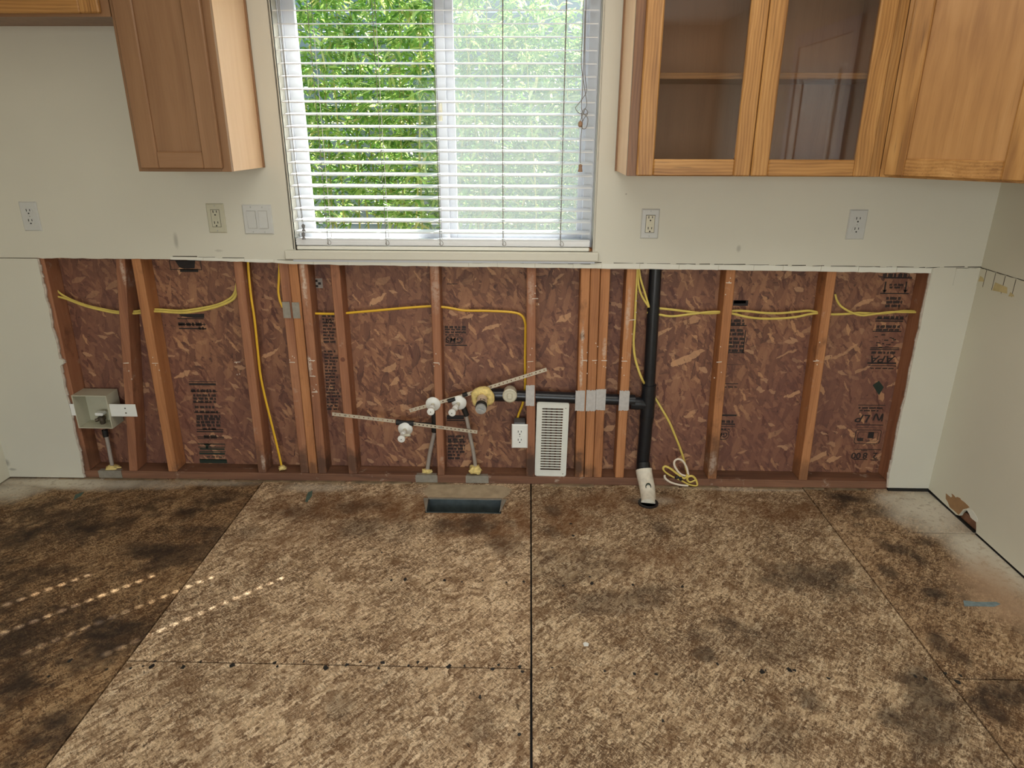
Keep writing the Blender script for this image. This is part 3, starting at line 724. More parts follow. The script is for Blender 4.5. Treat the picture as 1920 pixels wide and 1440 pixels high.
mb = MB(); q = [P3(*p) for p in ((335, 589), (383, 588), (383, 596), (363, 596), (340, 593))]; mb.prism([q[::-1]], lambda u, v: (u, SY-.0004, v), (0, .0002, 0))
bx(333, 382, 598, .003); wd(334, 383, 606, .012); bx(335, 386, 609, .003); wd(372, 382, 614, .01); bx(336, 387, 617, .004)
put_stamp(mb, 0)
mb = MB()
for py in range(592, 770, 6):
    if 640 < py < 655: continue
    wd(604+(py-592)*.055, 628+(py-592)*.045+jit(4), py, .006)
q = P3(617, 603); ptext(mb, '02', q[0], q[1], .02, False)
put_stamp(mb, 1)

st_ = MB(); a = P3(590, 540); b = P3(604, 522); st_.quadbox([(a[0], SY-.0004, a[1]), (b[0], SY-.0004, a[1]), (b[0], SY-.0004, b[1]), (a[0], SY-.0004, b[1])], (0, .0003, 0)); so_ = st_.build('sticker', plain('pale_sticker', (150, 140, 130), .6), panels[1])
mb = MB()
for u, v in ((593, 526), (599, 531), (594, 536)): q = P3(u, v); mb.quadbox([(q[0]-.006, SY-.0008, q[1]-.006), (q[0]+.006, SY-.0008, q[1]-.006), (q[0]+.006, SY-.0008, q[1]+.004), (q[0]-.006, SY-.0008, q[1]+.004)], (0, .0003, 0))
put_stamp(mb, 1)

# ---- other walls, ceiling
wr = struct('wall_right')
def rpt(u, v): return (XR, u, v)
def cr(pts): return [(q.y, q.z) for q in (sx(1740+a/12, 900+b/12, XR) for a, b in pts)]
hole = [(-.226, .008)] + cr([(700, 800), (760, 720), (830, 672), (880, 680), (930, 760), (970, 850), (1030, 900), (1080, 950), (1085, 1060)]) + [(-.362, .008)]
MB().prism([[(-5.2, .008)] + hole[::-1] + [(DF, .012), (DF, ZC), (-5.2, ZC)]], rpt, (.0127, 0, 0)).build('drywall_sheet', M['paint2'], wr)
MB().box((XR+.0135, -5.2, 0), (XR+.09, 0, .038)).build('sole_plate', M['plate'], wr)
MB().box((XR+.09, -5.3, -.02), (XR+.10, .1, 2.6)).build('backing_sheet', M['black'], wr)
kp = cr([(405, 300), (400, 420), (450, 500), (490, 610), (600, 700), (690, 785), (750, 715), (790, 660), (880, 640), (935, 615), (880, 555), (810, 490), (750, 450), (720, 405), (660, 380), (625, 395), (570, 330), (530, 305), (548, 375), (515, 392), (465, 350)])
MB().prism([kp], lambda a, b: (XR-.0006, a, b), (.0012, 0, 0)).build('torn_paper_patch', M['kraft'], wr)
wp = cr([(880, 640), (950, 645), (1010, 690), (1070, 780), (1125, 890), (1110, 945), (1075, 935), (1020, 895), (965, 845), (930, 760), (885, 690)])
MB().prism([wp], lambda a, b: (XR-.0012, a, b), (.005, 0, 0)).build('chipped_gypsum', M['plaster'], wr)
MB().box((XR+.004, -.36, .012), (XR+.013, -.27, .045), None, .003).build('wood_splinter', M['plate'], wr)
# caulk strip returning along the side wall
pieces = [(-.003, -.052), (-.055, -.108), (-.111, -.165), (-.168, -.225), (-.228, -.30), (-.303, -.40), (-.403, -.52), (-.523, -.66)]
for a, b in pieces:
    lo = [(a+(b-a)*k/4, .928+.0*k+jit(.001)) for k in range(5)]; hi = [(a+(b-a)*k/4, .996+jit(.002)-.006*math.sin(PI*k/4)*0) for k in range(5)]
    MB().prism([lo+hi[::-1]], lambda u, v: (XR-.0028, u, v), (.0028, 0, 0)).build('caulk_piece', M['paint2'], wr)
gm = MB()
for a, b, c, d in ((-.02, -.054, .945, .968), (-.115, -.20, .93, .962), (-.21, -.24, .928, .945)):
    gm.prism([[(a, c), (a-.005, d), (b+.008, d-.004), (b, c+.006)]], lambda u, v: (XR-.0034, u, v), (.0006, 0, 0))
o = gm.build('adhesive_smear', M['glue'], wr); o['kind'] = 'stuff'
gm = MB()
y = -.004
for a, b in pieces:
    gm.quadbox([(XR-.003, b, .930), (XR-.003, b-.003, .930), (XR-.003, b-.0035, .995), (XR-.003, b, .995)], (.001, 0, 0))
    gm.quadbox([(XR-.0012, a, .997), (XR-.0012, b, .997+jit(.001)), (XR-.0012, b, .9995+jit(.001)), (XR-.0012, a, 1.0)], (.001, 0, 0))
o = gm.build('dark_crack', M['brass'], wr); o['kind'] = 'stuff'
gb = MB()
for (a, b, z) in ((-.0127, -.35, .005), (-.36, -1.3, .003)): gb.box((XR-.0015, b, .0002), (XR+.012, a, z))
gb.box((1.59, DF-.004, .0002), (XR, DF+.01, .012))
o = gb.build('dirty_floor_joint', M['black'], wr)
wl = struct('wall_left'); MB().box((XL-.1, YB, .008), (XL, 0, ZC)).build('drywall_sheet', M['paint2'], wl)
cl = struct('ceiling'); MB().box((XL-.1, YB-.1, ZC), (XR+.1, .1, ZC+.05)).build('ceiling_sheet', M['ceiling'], cl)
wb = struct('wall_front')
for a, b, c, d in ((XL-.1, -1.35, 0, ZC), (1.15, XR+.1, 0, ZC), (-1.35, 1.15, 2.15, ZC)):
    MB().box((a, YB-.1, c), (b, YB, d)).build('drywall_sheet', M['paint2'], wb)
d1 = struct('door_1')
dm = MB()
for a, b, c, d in ((-1.35, -1.28, 0, 2.15), (1.08, 1.15, 0, 2.15), (-1.28, 1.08, 2.08, 2.15), (-.13, -.07, .06, 2.08), (-1.28, 1.08, 0, .06)):
    dm.box((a, YB-.08, c), (b, YB-.005, d))
dm.build('patio_door_frame', M['vinyl'], d1)
MB().box((-1.28, YB-.05, .06), (-.13, YB-.045, 2.08)).build('pane', M['glass'], d1); MB().box((-.07, YB-.05, .06), (1.08, YB-.045, 2.08)).build('pane', M['glass'], d1)
d2 = struct('door_2')
x = XR
c = MB()
for a, b, e, f in ((-3.05, -2.97, 0, 2.1), (-2.15, -2.07, 0, 2.1), (-2.97, -2.15, 2.02, 2.1)): c.box((x-.018, a, e), (x, b, f), None, .004)
c.build('door_casing', M['vinyl'], d2)
c = MB().box((x-.008, -2.96, .01), (x-.001, -2.16, 2.015)); c.build('door_leaf', M['white'], d2)
c = MB().gridslab([-2.86, -2.82, -2.30, -2.26], [1.02, 1.06, 1.80, 1.84], lambda i, j: not (i == 1 and j == 1), lambda u, v: (x-.018, u, v), (.010, 0, 0)); c.build('door_moulding', M['white'], d2)
MB().box((x-.011, -2.82, 1.06), (x-.008, -2.30, 1.80)).build('pane', plain('dark_door_glass', (34, 36, 38), .15), d2)
lp = struct('added_ceiling_fill')  # unseen box added above the overhead fill light, no known fixture
lp['kind'] = 'structure'
MB().box((-.75, -1.75, 2.385), (1.05, -.55, 2.44), None, .01).build('fill_light_box', M['white'], lp)

# ------------------------------------------------------------------ window
wi = struct('window_1')
for nm, a, b in (('jamb', (WX0-.012, DF, WZ0), (WX0, .06, WZ1)), ('jamb', (WX1, DF, WZ0), (WX1+.012, .06, WZ1)), ('head', (WX0, DF, WZ1), (WX1, .06, WZ1+.012))):
    MB().box(a, b, None, .003).build(nm, M['paint'], wi)
for a, b in (((WX0-.02, .055, WZ0-.02), (WX0-.0005, .10, WZ1+.02)), ((WX1+.0005, .055, WZ0-.02), (WX1+.02, .10, WZ1+.02)), ((WX0, .055, WZ1+.0005), (WX1, .10, WZ1+.02))):
    MB().box(a, b).build('rough_framing', M['plate'], wi)
MB().box((WX0-.040, DF-.020, 1.014), (WX1+.024, DF, 1.050), None, .004).box((WX0, DF-.001, 1.035), (WX1, .06, 1.050)).build('window_sill', M['paint'], wi)
MB().box((WX0-.012, DF-.004, 1.004), (WX1+.01, DF+.001, 1.015)).build('apron', M['vinyl'], wi)
Y0, Y1 = .050, .118
fr = MB()
fr.box((WX0, Y0, WZ0), (WX0+.018, Y1, WZ1), None, .003); fr.box((WX1-.042, Y0, WZ0), (WX1, Y1, WZ1), None, .003)
fr.box((WX0+.0175, Y0, WZ0), (WX1-.0405, Y1, WZ0+.035)); fr.box((WX0+.0175, Y0, WZ1-.035), (WX1-.0405, Y1, WZ1))
fr.build('window_frame', M['vinyl'], wi)
def sash(x0, x1, y0, y1, l, r_, z0, z1, t):
    s = MB(); s.box((x0, y0, z0), (x0+l, y1, z1), None, .002); s.box((x1-r_, y0, z0), (x1, y1, z1), None, .002)
    s.box((x0+l-.0005, y0+.001, z0), (x1-r_+.0005, y1-.001, z0+t)); s.box((x0+l-.0005, y0+.001, z1-t), (x1-r_+.0005, y1-.001, z1))
    o = s.build('sash', M['vinyl'], wi)
    MB().box((x0+l-.003, (y0+y1)/2-.002, z0+t-.003), (x1-r_+.003, (y0+y1)/2+.002, z1-t+.003)).build('pane', M['glass'], o); return o
sa = sash(WX0+.017, -.342, .060, .084, .046, .038, WZ0+.033, WZ1-.033, .03)
sash(-.375, WX1-.040, .088, .112, .062, .020, WZ0+.033, WZ1-.033, .03)
MB().box((-.372, .050, 1.535), (-.358, .062, 1.60), None, .002).box((-.370, .040, 1.575), (-.361, .052, 1.598), None, .002).build('latch', M['almond'], sa)
MB().box((-.315, .1135, WZ0+.03), (WX1-.045, .1140, WZ1-.03)).build('insect_screen', M['screen'], wi)

# ------------------------------------------------------------------ blind
bl = thing('window_blind', 'white horizontal slat blind lowered over the window, slats open, spare slats stacked on the sill', 'blind', (-.36, .012, 1.05))
BX0, BX1 = WX0+.006, WX1-.013
LAD = (-.822, -.589, -.374, -.124, .104)
us = [BX0]
for q in LAD: us += [q-.008, q+.008]
us += [BX1]
sm_ = MB().gridslab(us, [-.0234, -.0095, .0095, .0234], lambda i, j: not (i % 2 == 1 and j == 1), lambda a, b: (a, b, 0), (0, 0, .003))
slat_me = sm_.mesh('slat', M['slat'])
slat_me2 = MB().gridslab(us, [-.0234, -.0095, .0095, .0234], lambda i, j: not (i % 2 == 1 and j == 1 and i > 2), lambda a, b: (a, b, 0), (0, 0, .003)).mesh('slat', M['slat'])
TILT = math.radians(9)
BYC = .012
zs = [1.1215 + .0436*k for k in range(20)]
for z in zs:
    o = link('slat', slat_me2 if z > 1.66 else slat_me, bl, (0, BYC, z)); o.rotation_euler = (TILT, 0, 0)
for k in range(8):
    o = link('slat', slat_me, bl, (jit(.001), BYC, 1.0695+k*.0032)); o.rotation_euler = (math.radians(jit(1.0)), 0, 0)
MB().box((BX0, BYC-.026, 1.0512), (BX1, BYC+.026, 1.066), None, .003).build('bottom_rail', M['slatb'], bl)
MB().box((BX0, BYC-.024, 1.985), (BX1, BYC+.028, 2.028), None, .002).build('head_rail', M['slatb'], bl)
for q in LAD:
    for yy in (BYC-.028, BYC+.028):
        MB().tube([(q, yy, 1.985), (q+jit(.001), yy, 1.5), (q, yy, 1.072)], .0012, 5, 3).build('ladder_cord', M['cord'], bl)
    p = [(q+.004, BYC-.027, 1.092), (q+.012, BYC-.03, 1.083), (q+.010, BYC-.032, 1.074), (q+.002, BYC-.031, 1.073), (q-.003, BYC-.029, 1.08)]
    MB().tube(p, .0008, 4, 4).build('cord_loop', M['cord'], bl)
for dx, zb in ((-.912, 1.130), (-.915, 1.098)):
    o = MB().tube([(-.925+(dx+.915)*2, BYC-.033, 1.985), (-.922, BYC-.033, 1.5), (dx, BYC-.036, zb+.02)], .0011, 5, 4).build('tilt_cord', M['cord'], bl)
    MB().lathe([(.0022, .024), (.0075, .020), (.0065, .010), (.0032, .008), (.0048, .004), (.0075, -.002), (.0078, -.004)], (dx, BYC-.036, zb), (0, 0, 1), 12).build('tassel', M['tassel_g'], o, None, SM)
def cpt(px, py, dy=0): return at(px, py, -.026+dy)
lc = [[(1094, 0), (1092, 60), (1090, 120), (1096, 165), (1100, 195), (1093, 213), (1088, 228)],
      [(1099, 0), (1097, 80), (1097, 140), (1100, 170), (1092, 185), (1082, 198), (1079, 203), (1086, 212), (1098, 214), (1102, 210), (1096, 204), (1090, 215)],
      [(1097, 20), (1095, 100), (1092, 170), (1090, 200), (1094, 212), (1102, 222), (1100, 238), (1094, 242), (1090, 236), (1094, 224), (1102, 213)],
      [(1090, 212), (1092, 230), (1089, 260), (1088, 290), (1088, 306)]]
for k, p in enumerate(lc):
    o = MB().tube([cpt(a, b, jit(.003)) for a, b in p], .0013, 5, 5).build('lift_cord', M['cord'], bl)
    if k == 0: MB().lathe([(.002, .012), (.007, .008), (.0085, 0), (.008, -.006), (.004, -.010)], cpt(1088, 233), (0, 0, 1), 12).build('tassel', M['tassel'], o, None, SM)
    if k == 3: MB().lathe([(.002, .014), (.0075, .010), (.006, .002), (.0085, -.010), (.008, -.014)], cpt(1088, 315), (0, 0, 1), 12).build('tassel', M['tassel'], o, None, SM)

# ------------------------------------------------------------------ garden outside the window
gd = struct('ground'); MB().box((-9, .13, -.35), (9, 12, -.15)).build('soil_bed', M['soil'], gd)
fe = thing('board_fence', 'grey horizontal board fence standing behind the bamboo outside the window', 'fence', (-.6, 3.55, -.15))
z = -.14
while z < 2.45:
    MB().box((-3.6, 3.55+jit(.004), z), (3.0, 3.575, z+.135), None, .004).build('board', M['fence'], fe); z += .142
for x in (-3.5, -1.9, -.3, 1.3, 2.9): MB().box((x, 3.577, -.15), (x+.09, 3.66, 2.5)).build('fence_post', M['fence'], fe)
def leaf(mb, p, d, L, W):
    d = d.normalized(); s = d.cross(Vector((0, 0, 1)));
    if s.length < .05: s = Vector((1, 0, 0))
    s = (s.normalized() + Vector((0, 0, jit(.7)))).normalized(); s = (s - d*s.dot(d)).normalized()
    n = d.cross(s); dr = Vector((0, 0, -1))
    a = p; b = p + d*L*.35 + dr*L*.03; c = p + d*L*.7 + dr*L*.12; e = p + d*L*.97 + dr*L*.28
    k = len(mb.v); mb.v += [a, b+s*W*.5+n*W*.08, b-s*W*.5+n*W*.08, c+s*W*.36, c-s*W*.36, e]
    mb.f += [[k, k+2, k+1], [k+1, k+2, k+4, k+3], [k+3, k+4, k+5]]; mb.mi += [0]*3
def bamboo(x, y, top, n, spread, label, lean=0, dens=(.35, 1.0)):
    t = thing('bamboo', label, 'plant', (x, y, -.15), 'bamboo screening plants')
    lf = MB(); rnd = random.Random(int((x+9)*1000+y*10))
    for k in range(6):
        bx_ = x+rnd.uniform(-.5, .5)*spread*1.2; by = y+rnd.uniform(-.16, .16); h = top*rnd.uniform(.82, 1.02)
        tip = Vector((bx_+rnd.uniform(-.25, .25)+lean, by-rnd.uniform(0, .25), h))
        base = Vector((bx_, by, -.15)); mid = (base+tip)/2 + Vector((rnd.uniform(-.05, .05), .05, .1))
        MB().tube([base, mid, tip], .009, 6, 5, taper=lambda q: 1-.75*q).build('culm', M['culm'], t)
    m = 0
    while m < n:
        zz = (top+.15)*(rnd.uniform(*dens)) - .15
        c = Vector((x+rnd.gauss(0, spread*.5)+lean*zz/top, y+rnd.gauss(0, .17), zz))
        az = rnd.uniform(0, 2*PI); tw = Vector((math.cos(az), math.sin(az), rnd.uniform(-.2, .5)))
        for q in range(rnd.randint(4, 7)):
            d = tw + Vector((rnd.uniform(-.8, .8), rnd.uniform(-.8, .8), rnd.uniform(-.8, .35)))
            leaf(lf, c+tw*.022*q, d, rnd.uniform(.08, .15), rnd.uniform(.015, .024)); m += 1
    o = lf.build('foliage', M['leaf'], t); o['kind'] = 'stuff'
B = [(-2.05, 2.2, 2.75, 'pale green bamboo plant at the window edge nearest the tilt cords'),
     (-1.55, 1.95, 2.85, 'bright green bamboo with long leaves behind the open window half, beside the frame'),
     (-1.05, 2.25, 2.8, 'bamboo with yellow-green leaves in the middle of the unscreened pane'),
     (-.62, 1.95, 2.9, 'deep green bamboo just beside the central window mullion'),
     (-.18, 2.3, 2.45, 'thin bamboo behind the insect screen with grey boards showing through its top'),
     (.25, 2.05, 2.1, 'low bamboo behind the screened pane, hazy pale leaves'),
     (.62, 2.0, 2.75, 'yellowing bamboo beyond the screened pane beside the lift cords'),
     (1.1, 2.3, 2.4, 'bamboo plant beyond the window frame on the side of the glass-door cabinet')]
for (x, y, tp, lb) in B: bamboo(x, y, tp, 4000, .60, lb)

# ------------------------------------------------------------------ cabinets
def rot_at(o, ang): return Matrix.Translation(Vector(o)) @ Matrix.Rotation(ang, 4, 'Z')
def door_parts(root, xf, x0, x1, z0, z1, yf, st, rail_b, rail_t, mv, mh, mp, glass=False, th=.019):
    """door in the cabinet's own frame: front face at yf, facing -y"""
    d = MB(); yb = yf+th; bv = .004
    d.cur = 0; d.box((x0, yf, z0), (x0+st, yb, z1), xf, bv); d.box((x1-st, yf, z0), (x1, yb, z1), xf, bv)
    d.cur = 1; d.box((x0+st-.001, yf, z0), (x1-st+.001, yb, z0+rail_b), xf, bv); d.box((x0+st-.001, yf, z1-rail_t), (x1-st+.001, yb, z1), xf, bv)
    o = d.build('door', [mv, mh], root)
    if glass: MB().box((x0+st-.005, yf+.010, z0+rail_b-.005), (x1-st+.005, yf+.014, z1-rail_t+.005), xf).build('glass_pane', M['smoke'], o)
    else:
        MB().box((x0+st-.005, yf+.010, z0+rail_b-.005), (x1-st+.005, yf+.016, z1-rail_t+.005), xf).build('door_panel', mp, o)
    return o
YF = DF-.305                      # front plane of the face frames
ZB = 1.366
# tall narrow cabinet left of the window
c1 = thing('wall_cabinet', 'narrow single-door wall cabinet of smooth reddish wood beside the window', 'cabinet', (-1.207, DF, ZB))
a, b = -1.369, -1.046
MB().box((b-.014, YF+.019, ZB), (b, DF, ZC-.3), None, .001).build('side_panel', M['side'], c1); MB().box((a, YF+.019, ZB), (a+.014, DF, ZC-.3)).build('side_panel', M['birch'], c1)
MB().box((a+.014, YF+.019, ZB+.012), (b-.014, DF, ZB+.026)).build('bottom_panel', M['birch'], c1)
MB().box((a+.014, YF+.019, ZC-.32), (b-.014, DF, ZC-.3)).build('top_panel', M['birch'], c1)
MB().box((b-.001, DF-.012, ZB), (b+.006, DF, ZC-.3), None, .001).build('scribe_strip', M['birch'], c1)
f = MB(); f.box((a, YF, ZB), (a+.035, YF+.019, ZC-.3), None, .001); f.box((b-.035, YF, ZB), (b, YF+.019, ZC-.3), None, .001); f.cur = 1; f.box((a+.035, YF, ZB), (b-.035, YF+.019, ZB+.035)); f.box((a+.035, YF, ZC-.335), (b-.035, YF+.019, ZC-.3))
f.build('face_frame', [M['birch'], M['birch_h']], c1)
door_parts(c1, None, -1.352, -1.070, ZB+.010, ZC-.31, YF-.020, .064, .056, .056, M['birch'], M['birch_h'], M['birch'])
# short cabinet over the fridge space
c2 = thing('wall_cabinet', 'short wooden wall cabinet over the empty fridge space, only its lower rail in view', 'cabinet', (-1.87, DF, 1.842))
a, b, zb = -2.383, -1.3715, 1.842
MB().box((b-.014, YF+.019, zb), (b, DF, ZC-.3)).build('side_panel', M['birch'], c2); MB().box((a, YF+.019, zb), (a+.014, DF, ZC-.3)).build('side_panel', M['birch'], c2)
MB().box((a+.014, YF+.019, zb+.012), (b-.014, DF, zb+.026)).build('bottom_panel', M['birch'], c2)
MB().box((a+.014, YF+.019, ZC-.32), (b-.014, DF, ZC-.3)).build('top_panel', M['birch'], c2)
f = MB(); f.box((a, YF, zb), (a+.035, YF+.019, ZC-.3)); f.box((b-.035, YF, zb), (b, YF+.019, ZC-.3)); f.cur = 1; f.box((a+.035, YF, zb), (b-.035, YF+.019, zb+.03)); f.box((a+.035, YF, ZC-.335), (b-.035, YF+.019, ZC-.3))
f.build('face_frame', [M['birch'], M['birch_h']], c2)
door_parts(c2, None, -2.36, -1.885, zb+.008, ZC-.31, YF-.020, .062, .056, .056, M['oak'], M['oak_h'], M['birch'])
door_parts(c2, None, -1.880, -1.398, zb+.008, ZC-.31, YF-.020, .062, .056, .056, M['oak'], M['oak_h'], M['birch'])
# glass-door cabinet right of the window
c3 = thing('wall_cabinet', 'golden oak wall cabinet with two glass doors and a shelf, right beside the window', 'cabinet', (.73, DF, ZB-.006))
a, b, zb = .309, 1.157, ZB-.008
MB().box((a, YF+.019, zb), (a+.014, DF, ZC-.3), None, .001).build('side_panel', M['side'], c3); MB().box((b-.014, YF+.019, zb), (b, DF, ZC-.3)).build('side_panel', M['inside'], c3)
MB().box((a-.006, DF-.012, zb), (a+.001, DF, ZC-.3), None, .001).build('scribe_strip', M['birch'], c3)
MB().box((a+.014, YF+.019, zb+.010), (b-.014, DF-.006, zb+.026)).build('bottom_panel', M['inside'], c3)
MB().box((a+.014, YF+.019, ZC-.32), (b-.014, DF-.006, ZC-.3)).build('top_panel', M['inside'], c3)
MB().box((a+.014, DF-.006, zb+.010), (b-.014, DF-.0005, ZC-.3)).build('back_panel', M['inside'], c3)
MB().box((a+.015, YF+.030, 1.662), (b-.015, DF-.0065, 1.681), None, .001).build('shelf', M['oak_h'], c3)
MB().box((a+.015, YF+.030, 1.975), (b-.015, DF-.0065, 1.994), None, .001).build('shelf', M['oak_h'], c3)
f = MB(); f.box((a, YF, zb), (a+.036, YF+.019, ZC-.3), None, .001); f.cur = 2; f.box((b-.036, YF, zb), (b, YF+.019, ZC-.3), None, .001); f.cur = 1; f.box((a+.036, YF, zb), (b-.036, YF+.019, zb+.035)); f.box((a+.036, YF, ZC-.335), (b-.036, YF+.019, ZC-.3))
f.build('face_frame', [M['oak_d'], M['birch_h'], M['oak']], c3)
door_parts(c3, None, .339, .7185, zb+.001, ZC-.31, YF-.020, .056, .054, .054, M['oak'], M['oak_h'], None, True)
door_parts(c3, None, .7215, 1.117, zb+.001, ZC-.31, YF-.020, .056, .054, .054, M['oak'], M['oak_h'], None, True)
# diagonal corner cabinet
c4 = thing('corner_wall_cabinet', 'diagonal oak corner wall cabinet with one solid door, against the side wall', 'cabinet', (1.55, -.2, ZB-.008))
fo = [(1.158, DF), (1.158, YF), (1.4613, -.6205), (XR, -.6205), (XR, DF)]
MB().prism([fo], lambda u, v: (u, v, zb+.010), (0, 0, .015)).build('bottom_panel', M['birch'], c4)
MB().prism([fo], lambda u, v: (u, v, ZC-.32), (0, 0, .015)).build('top_panel', M['birch'], c4)
MB().box((1.158, YF+.012, zb), (1.172, DF, ZC-.3)).build('side_panel', M['birch'], c4)
MB().box((1.474, -.6205, zb), (XR, -.6065, ZC-.3)).build('side_panel', M['birch'], c4)
XF = rot_at((1.158, YF, 0), -PI/4); W_ = .4290
f = MB(); f.box((0, 0, zb), (.030, .019, ZC-.3), XF, .001); f.box((W_-.030, 0, zb), (W_, .019, ZC-.3), XF, .001); f.cur = 1; f.box((.030, 0, zb), (W_-.030, .019, zb+.035), XF); f.box((.030, 0, ZC-.335), (W_-.030, .019, ZC-.3), XF)
f.build('face_frame', [M['oak'], M['oak_h']], c4)
door_parts(c4, XF, .018, W_-.018, zb+.006, ZC-.31, -.020, .060, .056, .056, M['oak'], M['oak_h'], M['oakp'])

# ------------------------------------------------------------------ outlets and switches
def screw(mb, x, y, z): mb.lathe([(.0028, 0), (.0022, .0012)], (x, y, z), (0, -1, 0), 8)
def plate_mesh(cx, cz, wd_, ht, y, th=.006):
    b = MB(); b.prism([[(cx-wd_/2, cz-ht/2), (cx+wd_/2, cz-ht/2), (cx+wd_/2, cz+ht/2), (cx-wd_/2, cz+ht/2)]], lambda u, v: (u, y, v), (0, -th*.35, 0))
    k = .004
    p0 = [(cx-wd_/2, cz-ht/2), (cx+wd_/2, cz-ht/2), (cx+wd_/2, cz+ht/2), (cx-wd_/2, cz+ht/2)]
    p1 = [(cx-wd_/2+k, cz-ht/2+k), (cx+wd_/2-k, cz-ht/2+k), (cx+wd_/2-k, cz+ht/2-k), (cx-wd_/2+k, cz+ht/2-k)]
    b.add([(u, y-th*.35, v) for u, v in p0]+[(u, y-th, v) for u, v in p1], [[0, 1, 5, 4], [1, 2, 6, 5], [2, 3, 7, 6], [3, 0, 4, 7], [4, 5, 6, 7]])
    return b
def slots(cx, cz, y):
    b = MB(); b.box((cx-.0082, y-.0006, cz-.001), (cx-.0055, y+.001, cz+.0085)); b.box((cx+.0055, y-.0006, cz), (cx+.0080, y+.001, cz+.0080))
    b.lathe([(.0030, 0), (.0030, .0008)], (cx, y-.0002+.0002, cz-.0085), (0, -1, 0), 10); return b
def outlet(px, py, label, style, mp, mr, y=DF, group=None, th=.006, wh=(.070, .114)):
    p = at(px, py, y); cx, cz = p.x, p.z
    t = thing('wall_outlet', label, 'outlet', (cx, y, cz))
    plate_mesh(cx, cz, *wh, y, th).build('cover_plate', mp, t)
    yy = y-th
    if style == 'duplex':
        for s in (1, -1):
            zc = cz+s*.0195; n = 16; pts = []
            for k in range(n):
                an = 2*PI*k/n; pts.append((cx+.0172*math.cos(an), zc+max(-.0135, min(.0135, .0172*math.sin(an)))))
            o = MB().prism([pts], lambda u, v: (u, yy+.001, v), (0, -.0022, 0)).build('receptacle', mr, t)
            MB().prism([[(cx+(u-cx)*1.07, zc+(v-zc)*1.07) for u, v in pts]], lambda u, v: (u, yy+.0005, v), (0, -.0007, 0)).build('recess_shadow_gap', M['black'], o) if False else None
            slots(cx, zc+.001, yy-.0013).build('contact_slots', M['black'], o)
        b = MB(); screw(b, cx, yy, cz); b.build('screw', M['zinc'], t)
    else:
        MB().box((cx-.0178, yy-.0004, cz-.0343), (cx+.0178, yy+.001, cz+.0343)).build('recess', M['black'], t)
        o = MB().box((cx-.0166, yy-.0022, cz-.0330), (cx+.0166, yy+.001, cz+.0330), None, .001).build('receptacle', mr, t)
        for s in (1, -1): slots(cx, cz+s*.021+.001, yy-.0024).build('contact_slots', M['black'], o)
        for s in (1, -1): MB().box((cx-.007, yy-.0034, cz+s*.0045-.003), (cx+.007, yy-.002, cz+s*.0045+.003), None, .0006).build('test_button', mr, o)
        b = MB(); screw(b, cx, yy, cz+.048); screw(b, cx, yy, cz-.048); b.build('screw', M['zinc'], t)
    return t
outlet(57.5, 405.5, 'white double outlet on the wall under the short cabinet, alone by the fridge space', 'duplex', M['plate_w'], M['plate_w'])
outlet(406, 409, 'ivory rectangular-faced outlet beside the double light switch', 'decora', M['ivory'], M['ivory'])
outlet(1218.5, 419.5, 'white outlet plate with yellowed test-button insert, under the glass-door cabinet', 'decora', M['plate_w'], M['almond'])
outlet(1606, 421, 'white double outlet on the wall under the corner cabinet', 'duplex', M['plate_w'], M['plate_w'])
p = at(484, 411.5, DF); cx, cz = p.x, p.z
t = thing('light_switch', 'white double rocker light switch plate between the ivory outlet and the window', 'switch', (cx, DF, cz))
plate_mesh(cx, cz, .116, .114, DF).build('cover_plate', M['plate_w'], t)
for s in (-1, 1):
    x = cx+s*.023
    MB().box((x-.0178, DF-.0064, cz-.0343), (x+.0178, DF-.005, cz+.0343)).build('recess', M['galv'], t)
    b = MB(); v = [(x-.0166, DF-.0075-.003*(s < 0), cz+.033), (x+.0166, DF-.0075-.003*(s < 0), cz+.033), (x+.0166, DF-.0075-.003*(s > 0), cz-.033), (x-.0166, DF-.0075-.003*(s > 0), cz-.033)]
    b.quadbox(v, (0, .006, 0)); b.build('rocker', M['plate_w'], t)
b = MB()
for s in (-1, 1):
    for q in (-.048, .048): screw(b, cx+s*.023, DF-.006, cz+q)
b.build('screw', M['zinc'], t)
# outlet low in the open wall, on a grey box nailed to the stud
to = outlet(974.5, 817.5, 'white outlet hanging in the open wall beside the floor register, grey box behind', 'duplex', M['white'], M['white'], -.002, None, .006, (.070, .114))
q = ORG[to]
MB().box((q.x-.026, .0, q.z-.048), (q.x+.024, .060, q.z+.062), None, .003).build('outlet_box', plain('grey_pvc_box', (92, 92, 94), .5), to)

# ------------------------------------------------------------------ cables
def cable(label, strands, mat, r=.0048, flat=.6, group=None, origin=None):
    pts = [[at(*p) if len(p) == 3 else at(p[0], p[1], .045) for p in s] for s in strands]
    og = origin or pts[0][0]
    b = MB()
    for s in pts: b.tube(s, r, 8, 6, flat)
    return tag(b.build('electrical_cable', mat, None, og, math.radians(60)), label, 'cable')
c4_ = lambda x, y: (x/3.131, 460+y/3.131)
c2_ = lambda x, y: (420+x/3.13, 460+y/3.13)
c7_ = lambda x, y: (780+x/3.13, 480+y/3.13)
c8_ = lambda x, y: (1160+x/3, 480+y/3)
c9_ = lambda x, y: (1460+x/3, 480+y/3)
def Yd(pts, y): return [(a, b, y) for a, b in pts]
cable('old cream cable sagging from the broken wall edge above the water box, upper run', [Yd([c4_(*p) for p in ((272, 60), (282, 170), (318, 245), (380, 300), (500, 350), (620, 378), (695, 390), (790, 388), (905, 376), (1050, 384), (1150, 374), (1270, 350), (1350, 312), (1380, 270), (1392, 200))], .045)], M['cabP'])
